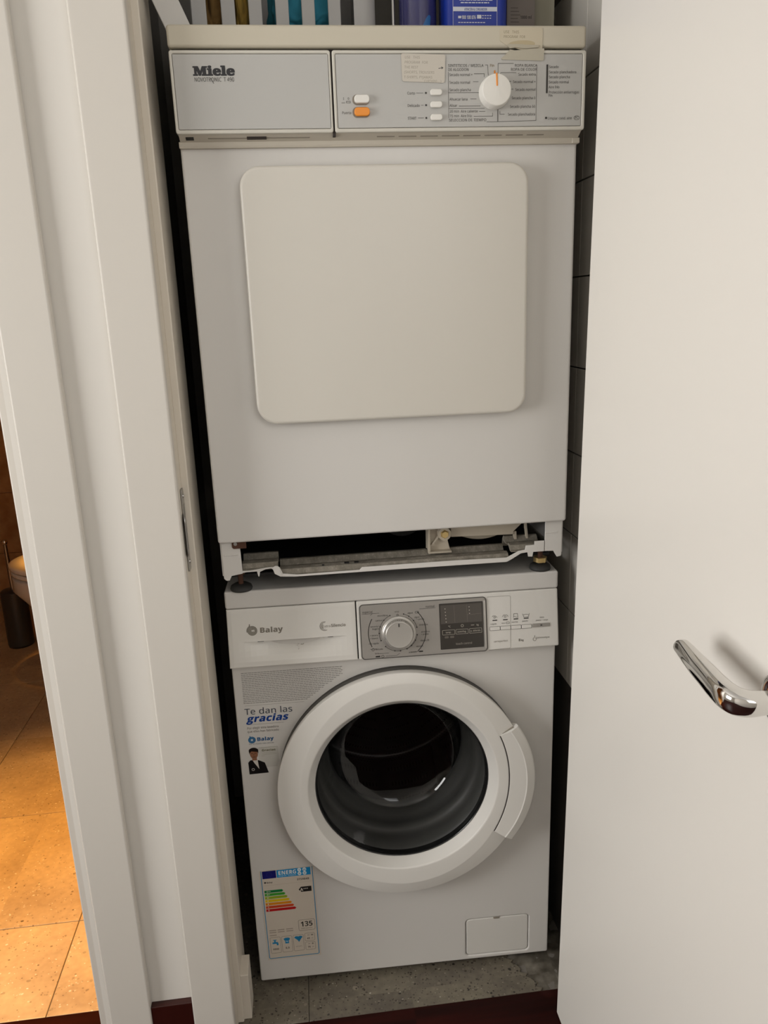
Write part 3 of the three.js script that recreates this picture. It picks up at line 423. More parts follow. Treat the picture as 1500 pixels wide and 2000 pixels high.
    txt(x, '49', 93, 171.8, 6, { weight: 'bold', align: 'center', color: '#4a443c' }); txt(x, 'dB', 101.5, 171.8, 3.6, { align: 'center', color: '#8a8074' }); txt(x, '76', 93, 193, 6, { weight: 'bold', align: 'center', color: '#4a443c' }); txt(x, 'dB', 101.5, 193, 3.6, { align: 'center', color: '#8a8074' });
    x.fillStyle = '#8f867a'; x.fillRect(91, 161.5, 5, 1.4); x.fillRect(99, 160.5, 5, 3.2); x.fillRect(91, 183, 5, 1.4); x.beginPath(); x.arc(101.5, 183.5, 2.2, 0, 7); x.fill();
  });
  const e = thing('energy_label', 'colour-barred energy label stuck to the lower left of the washing machine', 'label'); onWasher(e, -0.2285, 0.1705, -0.0455);
  e.rotation.z = 0.012;
  part(e, 'printed_sheet', (() => { const g = new THREE.BoxGeometry(0.107, 0.2145, 0.0006); return g; })(), new THREE.MeshStandardMaterial({ map: t, roughness: 0.35 }));
}
{
  const t = printed(190, 225, 8, (x) => {
    const R = rng(11), gr = '#5d5850';
    for (let i = 0; i < 18; i++) {                                          // a block of tiny illegible names
      const y = 4 + i * 3.55, end = i < 5 ? 186 : 186 - (i - 4) * 5.2; let a = 2; x.fillStyle = gr;
      while (a < end - 3) { const w = 2.4 + R() * 5; x.globalAlpha = 0.5; x.fillRect(a, y, Math.min(w, end - a), 1.25); if (R() < 0.35) x.fillRect(a, y - 0.55, 0.8, 0.6); a += w + 0.9; }
    }
    x.globalAlpha = 1; lines(x, 0.3, '#8b857b', [[4, 70], [112, 70]]);
    fitTxt(x, 'Te dan las', 2, 88, 17, 88, { color: '#3d4550' });
    fitTxt(x, 'gracias', 4, 103.5, 19, 76, { color: '#123f8c', weight: 'bold', skew: -0.28, stroke: 0.5 });
    lines(x, 0.35, '#8b857b', [[6, 109], [72, 109]]);
    fitTxt(x, 'Por elegir esta lavadora', 4, 118, 6, 58, { color: '#7a746a' }); fitTxt(x, 'que ellos han fabricado', 4, 125, 6, 58, { color: '#7a746a' });
    x.strokeStyle = '#1b6a9c'; x.lineWidth = 1.3; for (const r of [3, 4.6, 6.2]) { x.beginPath(); x.arc(11, 141, r, 0, 7); x.stroke(); } x.fillStyle = '#1b6a9c'; x.fillRect(7.2, 132.5, 1.5, 4.5);
    fitTxt(x, 'Balay', 20, 144, 10, 31, { color: '#1b5688', weight: 'bold', stroke: 0.2 }); fitTxt(x, 'Por un mundo más cómodo', 5, 151, 3.6, 46, { color: '#6e7680' });
    x.fillStyle = '#b8b29f'; x.globalAlpha = 0.15; x.fillRect(20, 158, 38, 42); x.globalAlpha = 1; lines(x, 0.3, '#8d8a72', [[22, 158], [57, 158]]);
    fitTxt(x, 'Gracias', 27, 166, 6.2, 26, { color: '#747254', weight: 'bold' }); lines(x, 0.3, '#9d9a80', [[28, 170], [54, 170]], [[28, 173], [54, 173]], [[26, 176], [32, 176]]);
    // a dark-haired man in a dark suit
    x.fillStyle = '#0b0b0d'; x.beginPath(); x.moveTo(1, 213); x.lineTo(0.5, 188); x.lineTo(5, 183); x.lineTo(20, 184); x.lineTo(31, 190); x.lineTo(37, 212); x.fill();
    x.fillStyle = '#cfcac2'; x.beginPath(); x.moveTo(8, 182); x.lineTo(18, 181); x.lineTo(20, 203); x.lineTo(12, 190); x.fill();
    x.fillStyle = '#8d6148'; x.fillRect(8.5, 176, 8.5, 8); x.beginPath(); x.ellipse(12.3, 170.5, 7.3, 10, -0.04, 0, 7); x.fill();
    x.fillStyle = '#170f0b'; x.beginPath(); x.ellipse(12, 163.4, 8.8, 6.2, 0, Math.PI, 0); x.lineTo(20.6, 170); x.lineTo(19, 166.5); x.lineTo(8, 164.5); x.lineTo(5, 167.5); x.lineTo(4.2, 171); x.fill();
    x.fillStyle = '#2a1a12'; x.fillRect(7.6, 168.6, 2.8, 0.8); x.fillRect(13.6, 168.6, 2.8, 0.8); x.fillRect(9.6, 176.2, 5.4, 0.8); x.fillStyle = '#6f4833'; x.fillRect(11.5, 170, 1.3, 3.6);
    x.strokeStyle = '#b9b6b0'; x.lineWidth = 1.1; x.beginPath(); x.arc(8.5, 203, 2.3, 0, 7); x.stroke();
  });
  const e = thing('sticker', 'clear sticker with blue thank-you lettering on the upper left of the washing machine', 'sticker'); onWasher(e, -0.190, 0.5945, -0.0457);
  const out = [[-0.095, -0.1125]]; for (let i = 0; i <= 24; i++) { const y = -0.1125 + i * 0.225 / 24, dy = 0.5945 + y - 0.462, xr = 0.003 - Math.sqrt(Math.max(0, 0.238 ** 2 - dy * dy)); out.push([Math.min(0.094, (dy > 0.236 ? 0 : xr) + 0.190), y]); } out.push([0.094, 0.1125], [-0.095, 0.1125]);
  const g = new THREE.ShapeGeometry(poly(out)), p = g.attributes.position, u = g.attributes.uv; for (let i = 0; i < p.count; i++) u.setXY(i, p.getX(i) / 0.19 + 0.5, p.getY(i) / 0.225 + 0.5);
  part(e, 'printed_film', g, ink(t, 0.35), [0, 0, 0.0004]);
}

// ---------------------------------------------------------------- tumble dryer
const dryer = thing('tumble_dryer', 'white tumble dryer with beige control panel stacked on top of the washing machine', 'dryer');
{
  const T = dryer;
  part(T, 'cabinet', join([box(-0.2955, 0.2955, 0.985, 1.69, -0.585, -0.006), box(-0.2955, -0.2935, 0.905, 0.985, -0.585, -0.012), box(0.2935, 0.2955, 0.905, 0.985, -0.585, -0.012)]), M.enamel);
  part(T, 'cavity_roof', box(-0.293, 0.293, 0.975, 0.984, -0.58, -0.02), M.dark);
  part(T, 'cavity_back', box(-0.293, 0.293, 0.905, 0.975, -0.583, -0.56), M.dark);
  part(T, 'front_panel', plate(rrect(-0.297, 0.297, 0.965, 1.5645, [0.005, 0.005, 0.001, 0.001]), -0.018, 0, 0.0035, 3), M.enamel);
  const dr = part(T, 'door', plate(rrect(-0.2155, 0.2165, 1.1605, 1.537, [0.033, 0.03, 0.03, 0.03]), 0.002, 0.0205, 0.005, 4, 16), std(0.64, 0.61, 0.55, 0.34), null, null, 'plain cream door with rounded corners');
  part(dr, 'door_seal', plate(rrect(-0.209, 0.21, 1.167, 1.531, 0.03), 0, 0.003), M.rubber);
  part(T, 'lid', box(-0.2985, 0.2985, 1.688, 1.717, -0.585, 0.023, 0.0045), M.lid, null, null, 'yellowed beige lid');
  part(T, 'shadow_gap', box(-0.294, 0.294, 1.68, 1.69, -0.03, 0.014), M.seam);
  // lip strip below the fascia
  const lipG = (() => { const s = poly([[-0.002, 1.5632], [0.0065, 1.5632], [0.0075, 1.566], [0.0075, 1.571], [0.0215, 1.5782], [0.0215, 1.584], [-0.002, 1.584]]); const g = new THREE.ExtrudeGeometry(s, { depth: 0.59, bevelEnabled: false }); g.rotateY(-Math.PI / 2); g.translate(0.295, 0, 0); return g; })();
  const lip = part(T, 'lip_strip', lipG, M.fasciaLow);
  part(lip, 'end_tab', box(-0.2975, -0.29, 1.5635, 1.572, -0.004, 0.0068, 0.001), M.fasciaLow); part(lip, 'end_tab', box(0.286, 0.2985, 1.5635, 1.5715, -0.004, 0.008, 0.0015), M.fasciaLow);
  const lipSlope = (x0, x1, w, m, nm) => { const g = new THREE.BoxGeometry(x1 - x0, w, 0.001); g.rotateX(1.093); g.translate((x0 + x1) / 2, 1.5744, 0.0146); part(lip, nm, g, m); };
  lipSlope(-0.286, -0.275, 0.006, M.dark, 'screw_hole'); lipSlope(-0.2, -0.172, 0.0055, M.seam, 'latch_slot'); lipSlope(-0.255, -0.11, 0.0011, M.groove, 'flap_line');
  for (let i = 0; i < 8; i++) lipSlope(-0.012 + i * 0.0322, 0.014 + i * 0.0322, 0.0012, M.groove, 'vent_slot');
  // fascia halves: a frame around a recessed inset
  function half(x0, x1, ix0, ix1, y0, y1) { const s = rrect(x0, x1, 1.578, 1.6838, 0.0035); s.holes.push(rrect(ix0, ix1, y0, y1, 0.002, THREE.Path)); return plate(s, 0.004, 0.0268, 0.0016, 3); }
  const left = part(T, 'fascia', half(-0.2975, -0.0757, -0.2935, -0.0785, 1.5833, 1.6792), M.fascia);
  const right = part(T, 'fascia', half(-0.0733, 0.2975, -0.0690, 0.2925, 1.5833, 1.6792), M.fascia);
  part(T, 'fascia_seam', box(-0.0765, -0.0725, 1.574, 1.684, 0.0, 0.0225), M.seam);
  const insetM = std(0.47, 0.462, 0.44, 0.4);
  const li = part(left, 'inset', box(-0.2930, -0.0790, 1.5838, 1.6787, 0.012, 0.0262, 0.0006), insetM);
  const ri = part(right, 'inset', box(-0.0685, 0.2920, 1.5838, 1.6787, 0.012, 0.0262, 0.0006), insetM);
  part(left, 'inset_backing', box(-0.294, -0.078, 1.583, 1.6795, 0.01, 0.024), M.groove); part(right, 'inset_backing', box(-0.0695, 0.293, 1.583, 1.6795, 0.01, 0.024), M.groove);
  {
    const t = printed(70, 30, 12, (x) => {
      const k = '#26262a'; fitTxt(x, 'Miele', 2, 15, 15, 57, { weight: '900', font: 'serif', color: k, stroke: 0.75 });
      fitTxt(x, 'NOVOTRONIC  T 490', 2.5, 22.6, 7.2, 55, { color: '#4a4844' }); lines(x, 0.8, '#4a4844', [[25, 18.5], [29, 25.5]]);
    });
    part(li, 'lettering', label(0.07, 0.03), ink(t), [-0.2690 + 0.035 + 0.0005, 1.6675 - 0.015, 0.02655]);
  }
  {
    const x0 = -0.0685, y0 = 1.6787, X = (v) => (v - x0) * 1000, Y = (v) => (y0 - v) * 1000;
    const t = printed(360.5, 94.9, 5.6, (x) => {
      const k = '#4b4842', T_ = (s, a, b, size, o) => txt(x, s, X(a), Y(b), size, { color: k, ...o });
      T_('Puerta', -0.0625, 1.6015, 4.8, { sx: 0.95 }); T_('I', -0.060, 1.6205, 4.2); T_('0', -0.0535, 1.6205, 4.2);
      lines(x, 0.5, k, [[X(-0.0625), Y(1.6165)], [X(-0.0575), Y(1.6165)]], [[X(-0.0555), Y(1.6165)], [X(-0.0555), Y(1.6185)], [X(-0.050), Y(1.6185)], [X(-0.050), Y(1.6165)], [X(-0.0555), Y(1.6165)]]);
      for (const [s, v] of [['Corto', 1.6272], ['Delicado', 1.6112], ['START', 1.5945]]) { T_(s, 0.0325, v, 4.9, { sx: 0.95 }); }
      lines(x, 0.45, k, [[X(0.0455), Y(1.6287)], [X(0.056), Y(1.6287)]], [[X(0.0525), Y(1.6128)], [X(0.056), Y(1.6128)]], [[X(0.0475), Y(1.596)], [X(0.056), Y(1.596)]]);
      x.fillStyle = '#2e2c29'; for (const v of [1.6287, 1.6128, 1.596]) { x.beginPath(); x.arc(X(0.0597), Y(v), 1.35, 0, 7); x.fill(); }
      fitTxt(x, 'SINTETICOS / MEZCLA', X(0.0925), Y(1.6625), 5, 52, { color: k }); fitTxt(x, 'DE ALGODON', X(0.0925), Y(1.6573), 5, 30.5, { color: k });
      for (const [s, v] of [['Secado normal +', 1.6507], ['Secado normal', 1.6408], ['Secado plancha', 1.6312], ['Ahuecar lana', 1.619], ['Alisar', 1.6108], ['20 min  Aire caliente', 1.6030], ['15 min  Aire frío', 1.5970]]) T_(s, 0.0942, v, 4.9, { sx: 0.93 });
      fitTxt(x, 'SELECCION DE TIEMPO', X(0.0928), Y(1.5913), 5, 56, { color: k });
      T_('Fin', 0.1538, 1.6625, 5, { color: '#8a7440' });
      fitTxt(x, 'ROPA BLANCA', X(0.1905), Y(1.6625), 5, 33.5, { color: k }); fitTxt(x, 'ROPA DE COLOR', X(0.1845), Y(1.6573), 5, 39.5, { color: k });
      for (const [s, v] of [['Secado extra', 1.6510], ['Secado normal +', 1.6413], ['Secado normal', 1.6312], ['Secado plancha ô', 1.6200], ['Secado plancha ôô', 1.6088], ['Secado planchadora', 1.5985]]) T_(s, 0.2222, v, 4.9, { sx: 0.93, align: 'right' });
      const P = (...p) => p.map(([a, b]) => [X(a), Y(b)]);
      lines(x, 0.5, k, P([0.0928, 1.6558], [0.0928, 1.5952]), P([0.147, 1.6645], [0.1505, 1.6645], [0.1515, 1.651]), P([0.0928, 1.6288], [0.139, 1.6288]), P([0.0928, 1.6080], [0.146, 1.6080]), P([0.166, 1.6500], [0.166, 1.6665], [0.189, 1.6665]), P([0.2235, 1.6645], [0.2235, 1.5912], [0.1662, 1.5902], [0.1662, 1.61]), P([0.1655, 1.61], [0.1655, 1.5900], [0.149, 1.5900]),
        P([0.1305, 1.6533], [0.1455, 1.6533], [0.1455, 1.649]), P([0.129, 1.643], [0.137, 1.643]), P([0.125, 1.6205], [0.134, 1.6205]), P([0.108, 1.6112], [0.14, 1.6112]), P([0.138, 1.604], [0.147, 1.604]), P([0.130, 1.5975], [0.158, 1.5975], [0.158, 1.602]),
        P([0.169, 1.651], [0.17, 1.6545], [0.193, 1.6545]), P([0.179, 1.6433], [0.1855, 1.6433]), P([0.183, 1.633], [0.189, 1.633]), P([0.169, 1.604], [0.169, 1.6], [0.176, 1.6]));
      lines(x, 2.6, '#33302c', P([0.2392, 1.6650], [0.2392, 1.6275]));
      for (const [s, v] of [['Secado', 1.6605], ['Secado planchadora', 1.6538], ['Secado plancha', 1.6473], ['Secado normal', 1.6408], ['Aire frío', 1.6342], ['Protección antiarrugas', 1.6274], ['Fin', 1.6230]]) T_(s, 0.2418, v, 4.9, { sx: 0.93 });
      x.fillStyle = '#2e2c29'; x.beginPath(); x.arc(X(0.2388), Y(1.5945), 1.6, 0, 7); x.fill(); T_('Limpiar cond. aire', 0.2412, 1.5928, 4.9, { sx: 0.93 }); x.strokeStyle = k; x.lineWidth = 0.5; x.beginPath(); x.ellipse(X(0.2855), Y(1.5943), 4.2, 2.7, 0, 0, 7); x.stroke(); T_('PC', 0.2825, 1.5927, 4.6);
      lines(x, 2, '#d9811a', P([0.1610, 1.6575], [0.1610, 1.653]));
    });
    part(ri, 'lettering', label(0.3605, 0.0949), ink(t), [x0 + 0.18025, y0 - 0.04745, 0.0266]);
  }
  const pill = (w, h, d) => { const g = plate(rrect(-w / 2, w / 2, -h / 2, h / 2, h * 0.42), 0, d, 0.0012, 4); return g; };
  part(right, 'button', pill(0.0215, 0.0108, 0.0062), M.whiteKey, [-0.0335, 1.6205, 0.0262], null, 'white power button');
  part(right, 'button', pill(0.022, 0.0112, 0.0052), M.orange, [-0.0337, 1.6042, 0.0262], null, 'orange door release button');
  for (const y of [1.6290, 1.6130, 1.5963]) part(right, 'button', pill(0.0172, 0.0082, 0.0042), M.whiteKey, [0.0743, y, 0.0262]);
  part(right, 'button_recess', join([[-0.0345, 1.6203, 0.0245, 0.0138], [-0.0347, 1.604, 0.025, 0.0142]].map(([a, b, w, h]) => plate(rrect(a - w / 2, a + w / 2, b - h / 2, b + h / 2, h * 0.45), 0.0262, 0.0265))), M.groove);
  const kn = part(right, 'program_knob', latheZ([[0.0228, 0], [0.0228, 0.003], [0.0222, 0.009], [0.0212, 0.0155], [0.0198, 0.0172], [0, 0.0178]], 72), M.whiteKey, [0.1603, 1.6285, 0.0262], null, 'round white program knob');
  part(kn, 'pointer', (() => { const g = box(-0.0011, 0.0011, 0.0045, 0.0215, 0.0165, 0.0182, 0.0006); return g; })(), M.orange, null, [0, 0, 0.04], 'orange pointer line');
  // ---- the open base: posts, rail, tray, fan bracket, feet
  const hole = (s, a, b, r = 0.0022) => { const p = new THREE.Path(); p.absarc(a, b, r, 0, 6.2832); s.holes.push(p); return s; };
  const lp = hole(poly([[-0.2935, 0.968], [-0.2935, 0.9005], [-0.2895, 0.8965], [-0.2845, 0.8968], [-0.2805, 0.9045], [-0.262, 0.9075], [-0.2625, 0.945], [-0.264, 0.968]]), -0.280, 0.931);
  part(T, 'corner_post', plate(lp, -0.0125, -0.0095, 0.0006), M.enamel); part(T, 'post_rib', box(-0.2905, -0.266, 0.9405, 0.9425, -0.0105, -0.0085, 0.0008), M.enamel);
  const rp = hole(hole(poly([[0.2635, 0.968], [0.263, 0.9095], [0.279, 0.909], [0.2815, 0.904], [0.2855, 0.8975], [0.2925, 0.8985], [0.2935, 0.902], [0.2935, 0.968]]), 0.279, 0.9325), 0.272, 0.9555);
  part(T, 'corner_post', plate(rp, -0.0125, -0.0095, 0.0006), M.enamel); part(T, 'post_rib', box(0.2635, 0.2855, 0.942, 0.9445, -0.0105, -0.0085, 0.0008), M.enamel);
  const rail = poly([[-0.262, 0.9085], [-0.255, 0.9095], [-0.238, 0.9095], [-0.2365, 0.9005], [-0.2345, 0.9005], [-0.233, 0.9085], [-0.2235, 0.9125], [-0.214, 0.9135], [-0.2085, 0.9085], [-0.2, 0.8975], [-0.175, 0.8955], [-0.02, 0.8955], [0.195, 0.8945], [0.203, 0.8985], [0.2205, 0.9085], [0.232, 0.9095], [0.2335, 0.9015], [0.241, 0.901], [0.2425, 0.9095], [0.262, 0.9095], [0.262, 0.929], [0.2445, 0.929], [0.2445, 0.9225], [0.229, 0.922], [0.2275, 0.9145], [0.216, 0.913], [0.195, 0.9025], [0.1, 0.904], [-0.06, 0.904], [-0.064, 0.8995], [-0.17, 0.8988], [-0.195, 0.9025], [-0.1995, 0.914], [-0.2085, 0.9155], [-0.222, 0.9152], [-0.25, 0.9118], [-0.262, 0.912]]);
  hole(hole(rail, 0.2345, 0.918, 0.0017), 0.249, 0.924, 0.0017); hole(rail, -0.2045, 0.9115, 0.0014);
  part(T, 'base_rail', plate(rail, -0.0115, -0.009, 0.0006), M.enamel, null, null, 'bent white sheet-metal rail');
  { // galvanised tray behind the rail with a rolled ridge
    const sec = [[-0.011, 0.8985], [-0.016, 0.899], [-0.020, 0.907], [-0.030, 0.9085], [-0.036, 0.904], [-0.05, 0.9035], [-0.058, 0.912], [-0.064, 0.912], [-0.07, 0.905], [-0.072, 0.89], [-0.070, 0.89], [-0.068, 0.903], [-0.05, 0.9012], [-0.03, 0.9045], [-0.02, 0.8972], [-0.011, 0.897]];
    const g = new THREE.ExtrudeGeometry(poly(sec.map(([z, y]) => [-z, y])), { depth: 0.40, bevelEnabled: false }); g.rotateY(Math.PI / 2); g.translate(-0.2, 0, 0);
    const dust = new THREE.MeshStandardMaterial({ roughness: 0.8, map: dataTex(256, (u, v) => { const n = fbm(u * 12, v * 12, 5.5, 4) * 46 + (fbm(u * 60, v * 60, 1.2, 2) > 0.2 ? 16 : 0); return [122 + n, 116 + n, 105 + n]; }) }); dust.map.repeat.set(6, 6);
    const tray = part(T, 'base_tray', g, dust, null, null, 'dusty galvanised tray');
    const raise = new THREE.ExtrudeGeometry(poly(sec.map(([z, y]) => [-z, y + 0.0145])), { depth: 0.06, bevelEnabled: false }); raise.rotateY(Math.PI / 2); const r2 = raise.clone(); raise.translate(-0.262, 0, 0); r2.translate(0.203, 0, 0);
    part(T, 'tray_step', raise, dust); part(T, 'tray_step', r2, dust);
    part(T, 'cavity_floor', box(-0.29, 0.29, 0.884, 0.888, -0.56, -0.064), M.dark);
    part(tray, 'slot', join([box(-0.089, -0.081, 0.9078, 0.9094, -0.029, -0.0225, 0.0005), box(-0.072, -0.064, 0.9078, 0.9094, -0.029, -0.0225, 0.0005), box(-0.128, -0.124, 0.9078, 0.9094, -0.024, -0.02), box(0.06, 0.068, 0.9115, 0.9125, -0.0635, -0.0585)]), M.dark);
    part(tray, 'hinge_tab', (() => { const s = new THREE.Shape(); s.absarc(-0.2055, 0.9115, 0.0062, -0.4, 2.9); s.lineTo(-0.2085, 0.9035); s.lineTo(-0.2, 0.8985); s.lineTo(-0.196, 0.9); return plate(hole(s, -0.2055, 0.9115, 0.0018), -0.0095, -0.0075, 0.0005); })(), M.enamel);
  }
  { // cream fan bracket
    const zb = -0.055, B = new THREE.Group(); B.name = 'fan_bracket'; T.add(B); B.userData.label = 'cream plastic fan bracket inside the open base';
    part(B, 'web', plate(poly([[0.0635, 0.972], [0.0665, 0.908], [0.103, 0.9105], [0.0965, 0.938], [0.092, 0.948], [0.098, 0.972]]), zb - 0.003, zb, 0.0006), M.beigePlastic);
    part(B, 'web_rim', box(0.0625, 0.0665, 0.906, 0.972, zb - 0.02, zb + 0.008, 0.001), M.beigePlastic);
    part(B, 'foot_plate', box(0.0635, 0.104, 0.9075, 0.911, zb - 0.01, zb + 0.012, 0.001), M.beigePlastic);
    part(B, 'boss', cylZ(0.0125, 0.0115, zb - 0.01, zb + 0.012, 32).translate(0.0915, 0.9425, 0), M.beigePlastic);
    part(B, 'bolt', cylZ(0.0085, 0.006, zb + 0.011, zb + 0.016, 6).translate(0.0915, 0.9425, 0), M.brass);
    part(B, 'strut', (() => { const g = new THREE.BoxGeometry(0.032, 0.003, 0.006); g.rotateZ(0.9); g.translate(0.078, 0.933, zb + 0.003); return g; })(), M.beigePlastic);
    part(B, 'beam', plate(poly([[0.104, 0.934], [0.218, 0.931], [0.219, 0.937], [0.234, 0.951], [0.237, 0.973], [0.104, 0.973]]), zb - 0.012, zb + 0.004, 0.001), M.beigePlastic);
    const arc = new THREE.Shape(); arc.moveTo(0.106, 0.94); arc.quadraticCurveTo(0.163, 0.9, 0.222, 0.94); arc.lineTo(0.106, 0.94);
    part(B, 'fan_housing', plate(arc, zb - 0.06, zb - 0.014, 0.003, 2, 24), std(0.40, 0.355, 0.28, 0.6));
    part(B, 'side_web', join([plate(poly([[0.218, 0.936], [0.222, 0.911], [0.226, 0.911], [0.2245, 0.936]]), zb - 0.004, zb + 0.002, 0.0005), plate(poly([[0.236, 0.972], [0.244, 0.911], [0.248, 0.911], [0.241, 0.972]]), zb - 0.004, zb + 0.002, 0.0005), box(0.216, 0.25, 0.9085, 0.9115, zb - 0.01, zb + 0.01)]), M.beigePlastic);
    part(T, 'motor', cylZ(0.045, 0.045, -0.34, -0.14, 32).translate(0.03, 0.96, 0), M.dark);
  }
  part(T, 'rusty_bracket', plate(rrect(-0.2755, -0.252, 0.9525, 0.968, [0.004, 0.001, 0, 0]), -0.0095, -0.0075, 0.0004), M.rust, null, null, 'rusty bracket with a screw');
  part(T, 'screw', cylZ(0.0035, 0.003, -0.0078, -0.005, 18).translate(-0.2695, 0.9615, 0), M.steel);
  for (const [x, nut] of [[-0.2705, false], [0.269, true]]) {
    const ft = new THREE.Group(); ft.name = 'foot'; ft.position.set(x, 0.8622, nut ? -0.052 : -0.058); T.add(ft); ft.userData.label = nut ? 'threaded foot with a brass nut' : 'rusty threaded foot';
    part(ft, 'pad', (() => { const g = new THREE.LatheGeometry([[0, 0], [0.0185, 0], [0.0195, 0.003], [0.018, 0.0075], [0.012, 0.011], [0, 0.011]].map((p) => new THREE.Vector2(...p)), 40); return g; })(), M.rubber);
    part(ft, 'stud', cyl(0.0045, 0.0045, 0.045, 20), M.rust, [0, 0.03, 0]);
    if (nut) part(ft, 'nut', cyl(0.0125, 0.0125, 0.0085, 6), M.brass, [0, 0.0185, 0], [0, 0.5, 0]); else part(ft, 'nut', cyl(0.008, 0.008, 0.012, 6), M.rust, [0, 0.034, 0], [0, 0.3, 0]);
  }
}
// handwritten notes
function note(name, lbl, w, h, pts, draw, pos, roll, bg) {
  const n = thing(name, lbl, 'note', pos); n.rotation.z = roll;
  const s = poly(pts), g = plate(s, 0, 0.0005), p = g.attributes.position, u = g.attributes.uv;
  for (let i = 0; i < p.count; i++) u.setXY(i, p.getX(i) / (w / 1000) + 0.5, p.getY(i) / (h / 1000) + 0.5);
  part(n, 'paper', g, new THREE.MeshStandardMaterial({ map: printed(w, h, 14, draw, bg), roughness: 0.35 }));
  return n;
}
note('note', 'small square handwritten note taped to the dryer panel left of the program knob', 64, 38, [[-0.032, 0.017], [-0.030, 0.0185], [0.030, 0.018], [0.0318, 0.0165], [0.031, -0.0165], [0.029, -0.0185], [-0.0285, -0.0172], [-0.0305, -0.0155]], (x) => {
  const k = { color: '#8f8778', sx: 1.05 }; ['USE   THIS', 'PROGRAM  FOR', 'THE REST', '(SHORTS, TROUSERS', 'T-SHIRTS, PYJAMAS'].forEach((s, i) => txt(x, s, 5 - i * 0.3, 7.2 + i * 6.3, 4.6, { ...k, skew: -0.1 })); txt(x, 'CURTAINS ...)', 33, 36.6, 4, k); lines(x, 0.8, '#2d2a26', [[54, 19], [60, 18]], [[58, 16.8], [60.5, 18], [58.4, 19.6]]);
}, [0.0565, 1.6603, 0.0268], -0.015, '#c3bcb0');
{
  const n = note('note', 'torn handwritten note stuck across the right end of the dryer lid', 64, 34, [[-0.0315, 0.011], [-0.0295, 0.0135], [0.0295, 0.0135], [0.0318, 0.011], [0.0318, -0.0128], [0.026, -0.0150], [0.012, -0.0165], [-0.002, -0.0148], [-0.012, -0.0120], [-0.0165, -0.0135], [-0.0195, -0.0105], [-0.0245, -0.0078], [-0.031, -0.004]], (x) => {
    txt(x, 'USE   THIS', 6, 11, 5, { color: '#85795f' }); txt(x, 'PROGRAM  FOR', 6, 17.5, 4.6, { color: '#85795f' }); x.fillStyle = '#a8976f'; x.globalAlpha = 0.5; x.beginPath(); x.ellipse(33, 25, 20, 5, -0.05, 0, 7); x.fill();
  }, [0.2004, 1.7000, 0.0232], -0.01, '#c6bca6');
  const lower = plate(poly([[-0.018, 0.0065], [-0.0105, 0.0052], [0.0, 0.006], [0.015, 0.0075], [0.0328, 0.0078], [0.0322, -0.0068], [0.030, -0.0082], [-0.0295, -0.0065], [-0.031, -0.005], [-0.024, 0.0005]]), 0, 0.0005);
  part(n, 'lower_scrap', lower, std(0.46, 0.425, 0.34, 0.45), [0.001, -0.0222, 0.0037], [0, 0, 0.012], 'stained lower scrap of the torn note');
  part(n, 'fold', (() => { const g = plate(poly([[-0.021, 0.003], [-0.012, 0.0055], [0.006, 0.003], [0.027, 0.0025], [0.026, -0.001], [0.008, -0.003], [-0.008, -0.0015], [-0.016, -0.003]]), 0, 0.0008, 0.0003); g.rotateX(-0.35); return g; })(), std(0.47, 0.43, 0.34, 0.5), [0.0, -0.0115, 0.001]);
}

